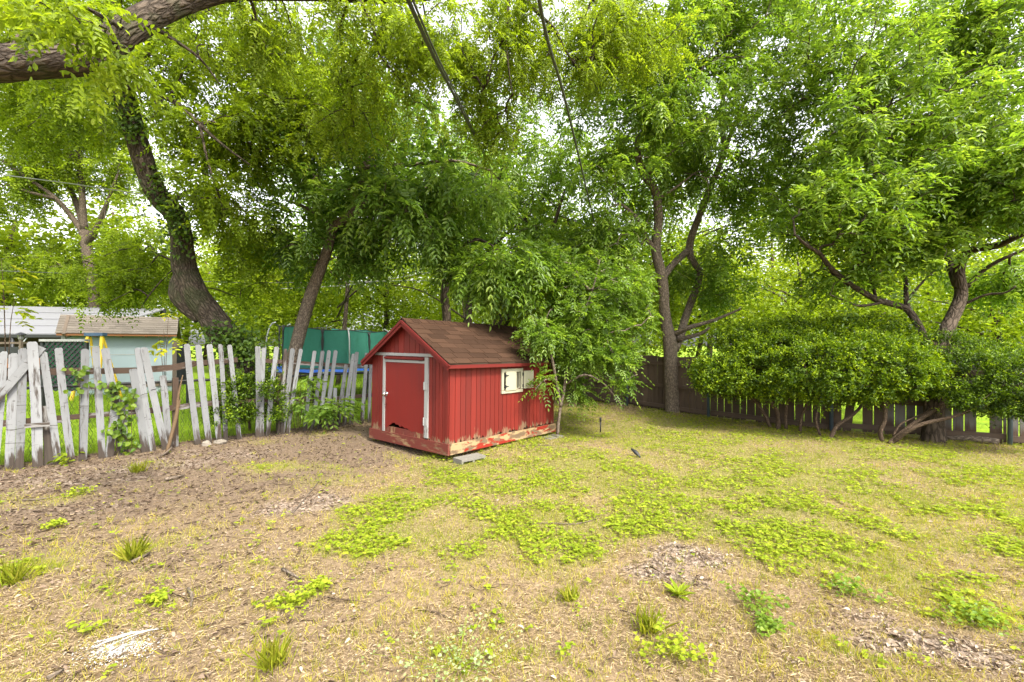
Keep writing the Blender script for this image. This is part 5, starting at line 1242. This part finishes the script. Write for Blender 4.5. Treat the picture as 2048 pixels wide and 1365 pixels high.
# vines on the pickets
for lab, cs, n, seed in (('heart leaved vine covering the short vine clad pickets', [(228, 775), (240, 800), (250, 830), (240, 860), (255, 880), (232, 850)], 150, 1), ('thin vine climbing the picket beside the lattice panel', [(158, 735), (162, 755), (155, 770), (158, 745)], 26, 2), ('small vine near the doubled leaning pickets', [(222, 778), (213, 770), (270, 790), (262, 800)], 26, 3)):
    rng = np.random.default_rng(60 + seed); c = np.array([tuple(FP(x, y, .12)) for x, y in cs])
    R = thing('vine', lab, 'vine', tuple(c[-1] * np.array([1, 1, 0])))
    mb = MB(); mb.tube([FP(cs[-1][0], 905, .1)] + [Vector(q) for q in c[::-1]], .004, 5, 3); mb.build('stem', M_TWIG, R, True)
    pos = c[rng.integers(0, len(c), n)] + rng.normal(size=(n, 3)) * np.array([.05, .05, .07]); l = .045 + .035 * rng.random(n)
    leaf_mesh('leaves', pos, rand_unit(n) * .6 + np.array([.2, -.3, -.6]), rand_unit(n) * .5 + np.array([.5, -.7, .4]), l, l * .9, M_LEAF_IVY, R, 6, .3 + .6 * rng.random(n))

def weed(label, px, py, kind, size, seed):
    c = on(px, py); R = thing('weed', label, 'weed', c, None); rng = np.random.default_rng(seed)
    if kind == 'rosette':
        n = 26; a = rng.random(n) * 6.28; e = .3 + .9 * rng.random(n); d = np.stack([np.cos(a), np.sin(a), e], 1)
        l = size * (.6 + .6 * rng.random(n)); leaf_mesh('leaves', np.array([tuple(c)] * n), d, np.array([0, 0, 1.]) - d * .3, l, l * .2, M_CLOVER, R, 6, .2 + .6 * rng.random(n))
    elif kind == 'tuft':
        n = 90; d = np.stack([rng.normal(size=n) * .5, rng.normal(size=n) * .5, np.ones(n)], 1); l = size * (.5 + .7 * rng.random(n))
        leaf_mesh('blades', np.array(c) + rng.normal(size=(n, 3)) * np.array([.03, .03, 0]), d, rand_unit(n), l, .003 + .002 * rng.random(n), M_GRASS, R, 4, .25 + .5 * rng.random(n))
    else:
        n = 260 if kind == 'pale' else 120; r = size * rng.random(n) ** .6 * (1 + .5 * np.sin(3 * (a_ := rng.random(n) * 6.28) + seed)); a = a_; h = size * (.2 if kind == 'pale' else .55) * rng.random(n)
        pos = np.array(c) + np.stack([r * np.cos(a), r * np.sin(a), .02 + h], 1); l = (.008 if kind == 'pale' else .016) + .014 * rng.random(n); a2 = a + rng.normal(size=n) * .8
        leaf_mesh('leaves', pos, np.stack([np.cos(a2), np.sin(a2), np.full(n, .1)], 1), np.array([0, 0, 1.]) + rng.normal(size=(n, 3)) * .35, l, l * 1.0, M_LEAF_PECAN if kind == 'mallow' else M_CLOVER if kind == 'clover' else M_PALE, R, 6, .35 + .6 * rng.random(n))
        mb = MB()
        for k in range(0, n, 6): mb.tube([c, Vector(pos[k])], .0012, 3, 1)
        mb.build('stems', M_CLOVER, R)
M_PALE = leaf_mat('variegated_leaf', (.15, .21, .05), (.24, .31, .11), (.38, .42, .25), .3, .6, .2)
for a in (('round leaved weed at the edge of the grey dead leaf patch', 1512, 1215, 'mallow', .13, 1), ('flat round leaved weed below the dead leaf patch', 1535, 1262, 'mallow', .07, 2), ('upright dandelion like weed on the grey dead leaf patch', 1357, 1190, 'rosette', .10, 3),
          ('bushy clover like weed low in the centre of the yard', 1345, 1310, 'clover', .15, 4), ('variegated whitish weed patch at the bottom edge of the yard', 915, 1330, 'pale', .3, 5), ('tall grass tuft left of the bushy clover weed', 1298, 1262, 'tuft', .13, 6),
          ('grass tuft on bare soil below the pickets', 278, 945, 'tuft', .15, 7), ('spread grass tuft in the left straw', 265, 1120, 'tuft', .17, 8), ('grass tuft at the left edge of the yard', 25, 1170, 'tuft', .16, 9), ('small leafy weed below the white ash patch side', 312, 1210, 'clover', .06, 10), ('round leaved weed clump in front of the yard centre', 590, 1215, 'clover', .12, 11),
          ('grass tuft beside the round leaved weed clump', 545, 1335, 'tuft', .14, 12), ('low round leaved weed in the left dirt', 158, 990, 'clover', .10, 13), ('small upright weed in the left dirt', 110, 1055, 'clover', .06, 14), ('green weed clump on straw above the round leaved weed clump', 640, 1178, 'clover', .05, 15), ('grass tuft at the bottom right of the variegated weed', 1140, 1200, 'tuft', .11, 16), ('leafy weed right of the dead leaf patch', 1700, 1190, 'mallow', .12, 17), ('leafy weed patch at the right edge', 1960, 1255, 'mallow', .14, 18)):
    weed(*a)

# ------------------------------------------------------------------ small things lying about
def rock(label, px, py, sz, seed):
    c = on(px, py); bm = __import__('bmesh').new(); import bmesh
    bmesh.ops.create_icosphere(bm, subdivisions=3, radius=1)
    for v in bm.verts:
        n = mnoise.noise(v.co * 1.3 + Vector((seed * 7, 0, 0))); v.co = Vector((v.co.x * sz[0], v.co.y * sz[1], v.co.z * sz[2])) * (1 + .35 * n); v.co += c + Vector((0, 0, sz[2] * .5))
    me = bpy.data.meshes.new('stone'); bm.to_mesh(me); bm.free(); me.materials.append(M_STONE); o = bpy.data.objects.new('stone', me); COL.objects.link(o); tag(o, label, 'stone', 'pale stones by the fence')
rock('squarish pale stone left of the flat one by the pickets', 413, 893, (.07, .05, .05), 1)
rock('flat tilted pale stone right of the squarish one by the pickets', 441, 889, (.10, .06, .045), 2)
o = MB(); o.bar((3.98, 9.78, .0), (3.98, 9.78, .2), .38, .19, Vector((.8, -.6, 0)), .3); t = thing('concrete_block', 'lower solid concrete block beside the two stemmed tree', 'concrete block', (3.98, 9.78, 0), 'concrete blocks'); o.build('body', M_CONC, t)
o = MB(); o.bar((4.02, 9.78, .202), (4.02, 9.78, .40), .28, .17, Vector((.8, -.6, 0)), .6); t = thing('concrete_block', 'upper concrete block stacked beside the two stemmed tree', 'concrete block', (4.02, 9.78, .2), 'concrete blocks'); o.build('body', M_CONC, t)
mb = MB(); mb.tube([P(1380, 822, 9.5), P(1378, 808, 9.5), P(1376, 795, 9.6), P(1381, 785, 9.6)], .008, 6, 3); tag(mb.build('pale_stick', M_LIGHTWOOD, None, True), 'thin pale curved stick leaning on the concrete blocks', 'stick')
mb = MB(); mb.tube([FP(322, 898, .45), FP(346, 831, .25), FP(353, 790, .15), FP(363, 750, .1)], [.018, .026, .014, .008], 9, 4, .25, 3); mb.tube([FP(345, 832, .25), FP(352, 812, .2), FP(356, 795, .2)], [.018, .014, .004], 6, 2, .2, 5)
tag(mb.build('snapped_branch', M_LIGHTWOOD, None, True), 'snapped orange brown branch propped against the white pickets', 'branch')
mb = MB(); mb.tube([FP(310, 900, .5), FP(322, 893, .5), FP(334, 886, .4)], .012, 6, 2, .1, 8); tag(mb.build('dead_stick', M_WOOD, None, True), 'short grey stick lying at the foot of the snapped branch', 'stick')
mb = MB(); a, b = on(1888, 880), on(1998, 891); mb.tube([a + Vector((0, 0, .04)), a.lerp(b, .5) + Vector((0, 0, .05)), b + Vector((0, 0, .04))], [.05, .055, .045], 10, 4, .15, 4); tag(mb.build('rotten_log', M_BARK_BROWN, None, True), 'rotten log lying along the whitewashed fence boards', 'log')
mb = MB(); mb.tube([on(1201, 858), on(1201, 858) + Vector((0, 0, .22))], .012, 8, 1); mb.tube([on(1201, 858) + Vector((0, 0, .2)), on(1201, 858) + Vector((0, 0, .27))], .02, 8, 1); tag(mb.build('metal_stake', M_BLACK, None, True), 'short dark metal stake in the grass below the sapling', 'stake')
for lab, pts, r in (('long bent stick lying in the straw in the middle of the yard', [(1050, 1053), (1100, 1050), (1150, 1052), (1195, 1040)], .006), ('stick lying on the grey mulch beside the clover', [(585, 1030), (610, 1000), (640, 962)], .007), ('curved dark stick low on the left of the yard', [(376, 1185), (384, 1200), (382, 1220)], .010), ('broken stick left of the round leaved weed clump', [(565, 1145), (600, 1165)], .012), ('long grey stick along the left dirt', [(45, 1003), (75, 1002), (105, 997)], .009), ('dark bark strip in the left straw', [(265, 1130), (300, 1112)], .014), ('chunk of bark below the pickets', [(330, 963), (368, 955)], .02), ('pale bark strip at the bottom left corner', [(95, 1362), (128, 1345)], .012), ('long thin stick by the shed corner grass', [(1040, 893), (1075, 890), (1112, 893)], .006)):
    mb = MB(); mb.tube([on(*p) + Vector((0, 0, r + .008)) for p in pts], [r] * (len(pts) - 1) + [r * .5], 6, 4, .2, len(lab)); tag(mb.build('fallen_stick', M_WOOD if 'grey' in lab or 'long' in lab else M_BARK_BROWN, None, True), lab, 'stick', 'sticks lying in the yard')
mb = MB(); c = on(1272, 915); mb.tube([c + Vector((-.05, .05, .1)), c + Vector((0, 0, .06)), c + Vector((.04, -.06, .01))], [.012, .03, .01], 7, 3, .3, 2); tag(mb.build('dark_debris', M_BLACKPL, None, True), 'small dark scrap standing up in the grass right of the shed', 'debris')
# ash patch
c = on(235, 1300); R = thing('ash_patch', 'white ash patch with a whitened stick low on the left', 'ash patch', c); rng = np.random.default_rng(5); n = 1500
r = .085 * np.abs(rng.normal(size=n)); a = rng.random(n) * 6.28; X = c.x + r * np.cos(a) * 1.3; Y = c.y + r * np.sin(a) * .75
leaf_mesh('ash_flakes', np.stack([X, Y, gz(X, Y) + .008 + .006 * rng.random(n)], 1), np.stack([np.cos(a), np.sin(a), rng.normal(size=n) * .2], 1), np.array([0, 0, 1.]) + rng.normal(size=(n, 3)) * .3, .004 + .010 * rng.random(n) ** 2, .004 + .006 * rng.random(n), M_ASH, R, 4)
mb = MB()
for k in range(4):
    p = on(190 + rng.normal() * 6, 1302 + rng.normal() * 6); q = on(318 + rng.normal() * 14, 1266 + rng.normal() * 4)
    mb.tube([p + Vector((0, 0, .015)), p.lerp(q, .5) + Vector((rng.normal() * .01, rng.normal() * .01, .022)), q + Vector((0, 0, .012))], .0022, 5, 3)
mb.build('whitened_stick', M_ASH, R, True)

# ------------------------------------------------------------------ beyond the fences
def far_tree(name, label, x, y, h, rx, seed, matl, n=9000, ls=.16, low=.5, group=None, bark=None, tk=1.0):
    """A full tree seen at a distance: trunk, a few limbs and a crown of clumped leaf sprays."""
    R = thing(name, label, 'tree', (x, y, 0), group); rng = np.random.default_rng(seed)
    sk = [([Vector((x, y, -.1)), Vector((x + rng.normal() * .2, y, h * .3)), Vector((x + rng.normal() * .4, y, h * .65)), Vector((x, y, h * .92))], [h * .022 * tk, h * .018 * tk, h * .012 * tk, h * .003])]
    for k in range(7):
        a = rng.random() * 6.28; z = h * (.2 + .5 * rng.random()); sk.append(([Vector((x, y, z)), Vector((x + math.cos(a) * rx * .5, y + math.sin(a) * rx * .5, z + h * .1)), Vector((x + math.cos(a) * rx * .9, y + math.sin(a) * rx * .9, z + h * .13))], [h * .009 * tk, h * .006 * tk, h * .002]))
    mb = MB()
    for s in sk: mb.tube(s[0], s[1], 8, 3, .1, seed)
    mb.build('trunk', bark or M_BARK_DARK, R, True)
    ncl = 90; cl = []
    while len(cl) < ncl:
        u = rng.normal(size=3); u /= np.linalg.norm(u); z = rng.random()
        f = rng.random() ** .45; q = np.array([x + u[0] * rx * f, y + u[1] * rx * f, h * (low + 1) / 2 + u[2] * h * (1 - low) / 2 * f]); cl.append(q)
    cl = np.array(cl); k = n // ncl
    cr = rx * .24
    pos = (cl[:, None] + rng.normal(size=(ncl, k, 3)) * np.array([cr, cr, cr * .55]))
    d = rng.normal(size=(ncl, k, 3)) * np.array([1, 1, .4]) + np.array([0, 0, -.25]); nn = rng.normal(size=(ncl, k, 3)) * .45 + np.array([0, 0, 1])
    ti = np.clip(np.clip(rng.normal(.5, .22, ncl), 0, 1)[:, None] + rng.normal(size=(ncl, k)) * .12, 0, 1)
    keep = pos.reshape(-1, 3)[:, 2] > .1
    l = ls * (.6 + .8 * rng.random(ncl * k))
    leaf_mesh('crown', pos.reshape(-1, 3)[keep], d.reshape(-1, 3)[keep], nn.reshape(-1, 3)[keep], l[keep], l[keep] * .5, matl, R, 4, ti.ravel()[keep])
    return R
far_tree('dense_tree', 'dense dark green tree behind the white carport', -22.5, 25, 8.5, 4.0, 71, M_LEAF_FAR, 12000, .2, .15)
far_tree('dense_tree', 'bright leafy tree behind the blue shed roof', -13.0, 24, 7.5, 3.4, 72, M_LEAF_LIGHT, 12000, .18, .12)
far_tree('dense_tree', 'leafy tree behind the lower trunk of the leaning elm', -9.0, 19, 6.4, 2.6, 73, M_LEAF_FAR, 12000, .16, .08)
far_tree('dense_tree', 'pale green feathery tree beyond the trampoline', -6.2, 22, 7.2, 2.6, 74, M_LEAF_LIGHT, 12000, .15, .12)
far_tree('dense_tree', 'sunlit tree beyond the ridge of the red shed', -2.2, 22, 7.6, 3.0, 75, M_LEAF_LIGHT, 12000, .16, .08)
far_tree('dense_tree', 'green tree beyond the yard corner', 2.2, 19, 7.5, 2.8, 76, M_LEAF_FAR, 12000, .16, .05)
far_tree('dense_tree', 'green tree beyond the two stemmed tree', 6.4, 18, 7.2, 2.8, 77, M_LEAF_FAR, 12000, .16, .05)
far_tree('dense_tree', 'bright tree beyond the board fence behind the wide shrub', 9.8, 15.5, 5.0, 2.4, 78, M_LEAF_LIGHT, 12000, .14, .05)
far_tree('dense_tree', 'pale green tree beyond the board fence at the right edge', 13.2, 12.2, 4.2, 2.3, 79, M_LEAF_LIGHT, 12000, .12, .05)
far_tree('dense_tree', 'tall tree high behind the spreading tree', 14.5, 18, 11, 4.0, 80, M_LEAF_FAR, 12000, .2, .25)
far_tree('dense_tree', 'tall thin crowned tree high above the red shed', -1.6, 15.5, 9.6, 3.0, 81, M_LEAF_PECAN, 10000, .15, .42, tk=.4)
far_tree('dense_tree', 'tall thin crowned tree high above the trampoline', -6.4, 16.5, 10.5, 3.0, 82, M_LEAF_PECAN, 10000, .15, .40, tk=.4)
far_tree('dense_tree', 'tall thin crowned tree high behind the two stemmed tree', 4.6, 16.5, 10.0, 3.0, 83, M_LEAF_PECAN, 10000, .15, .36, tk=.4)
# a far wood that reads as one mass
def woodland():
    rng = np.random.default_rng(90); n = 60
    P_ = []
    mb = MB()
    for k in range(n):
        a = -1.15 + 2.3 * (k + rng.random()) / n; r = 30 + 14 * rng.random(); x, y = r * math.sin(a) * 1.15, r * math.cos(a) * .9 + 2
        h = 7 + 4.5 * rng.random(); w = 2.6 + 1.4 * rng.random(); P_.append((x, y, h, w)); mb.tube([Vector((x, y, 0)), Vector((x + rng.normal() * .4, y, h * .5)), Vector((x, y, h * .85))], [.2, .15, .05], 6, 2)
    tag(mb.build('woodland_trunks', M_BARK_DARK, None, True), kind='stuff')
    pos = []; ti = []
    for x, y, h, w in P_:
        for c in range(26):
            u = rng.normal(size=3); u /= np.linalg.norm(u); f = rng.random() ** .4
            q = np.array([x + u[0] * w * f, y + u[1] * w * f, h * .54 + u[2] * h * .46 * f]); k = 75
            pos.append(q + rng.normal(size=(k, 3)) * np.array([.75, .75, .4])); ti.append(np.clip(rng.normal(.5, .22) + rng.normal(size=k) * .12, 0, 1))
    pos = np.concatenate(pos); ti = np.concatenate(ti); k = pos[:, 2] > .1; pos, ti = pos[k], ti[k]; N = len(pos); l = .34 * (.6 + .8 * rng.random(N))
    tag(leaf_mesh('woodland', pos, rng.normal(size=(N, 3)) * np.array([1, 1, .4]), rng.normal(size=(N, 3)) * .5 + np.array([0, 0, 1]), l, l * .55, M_LEAF_FAR, None, 4, ti), kind='stuff')
woodland()
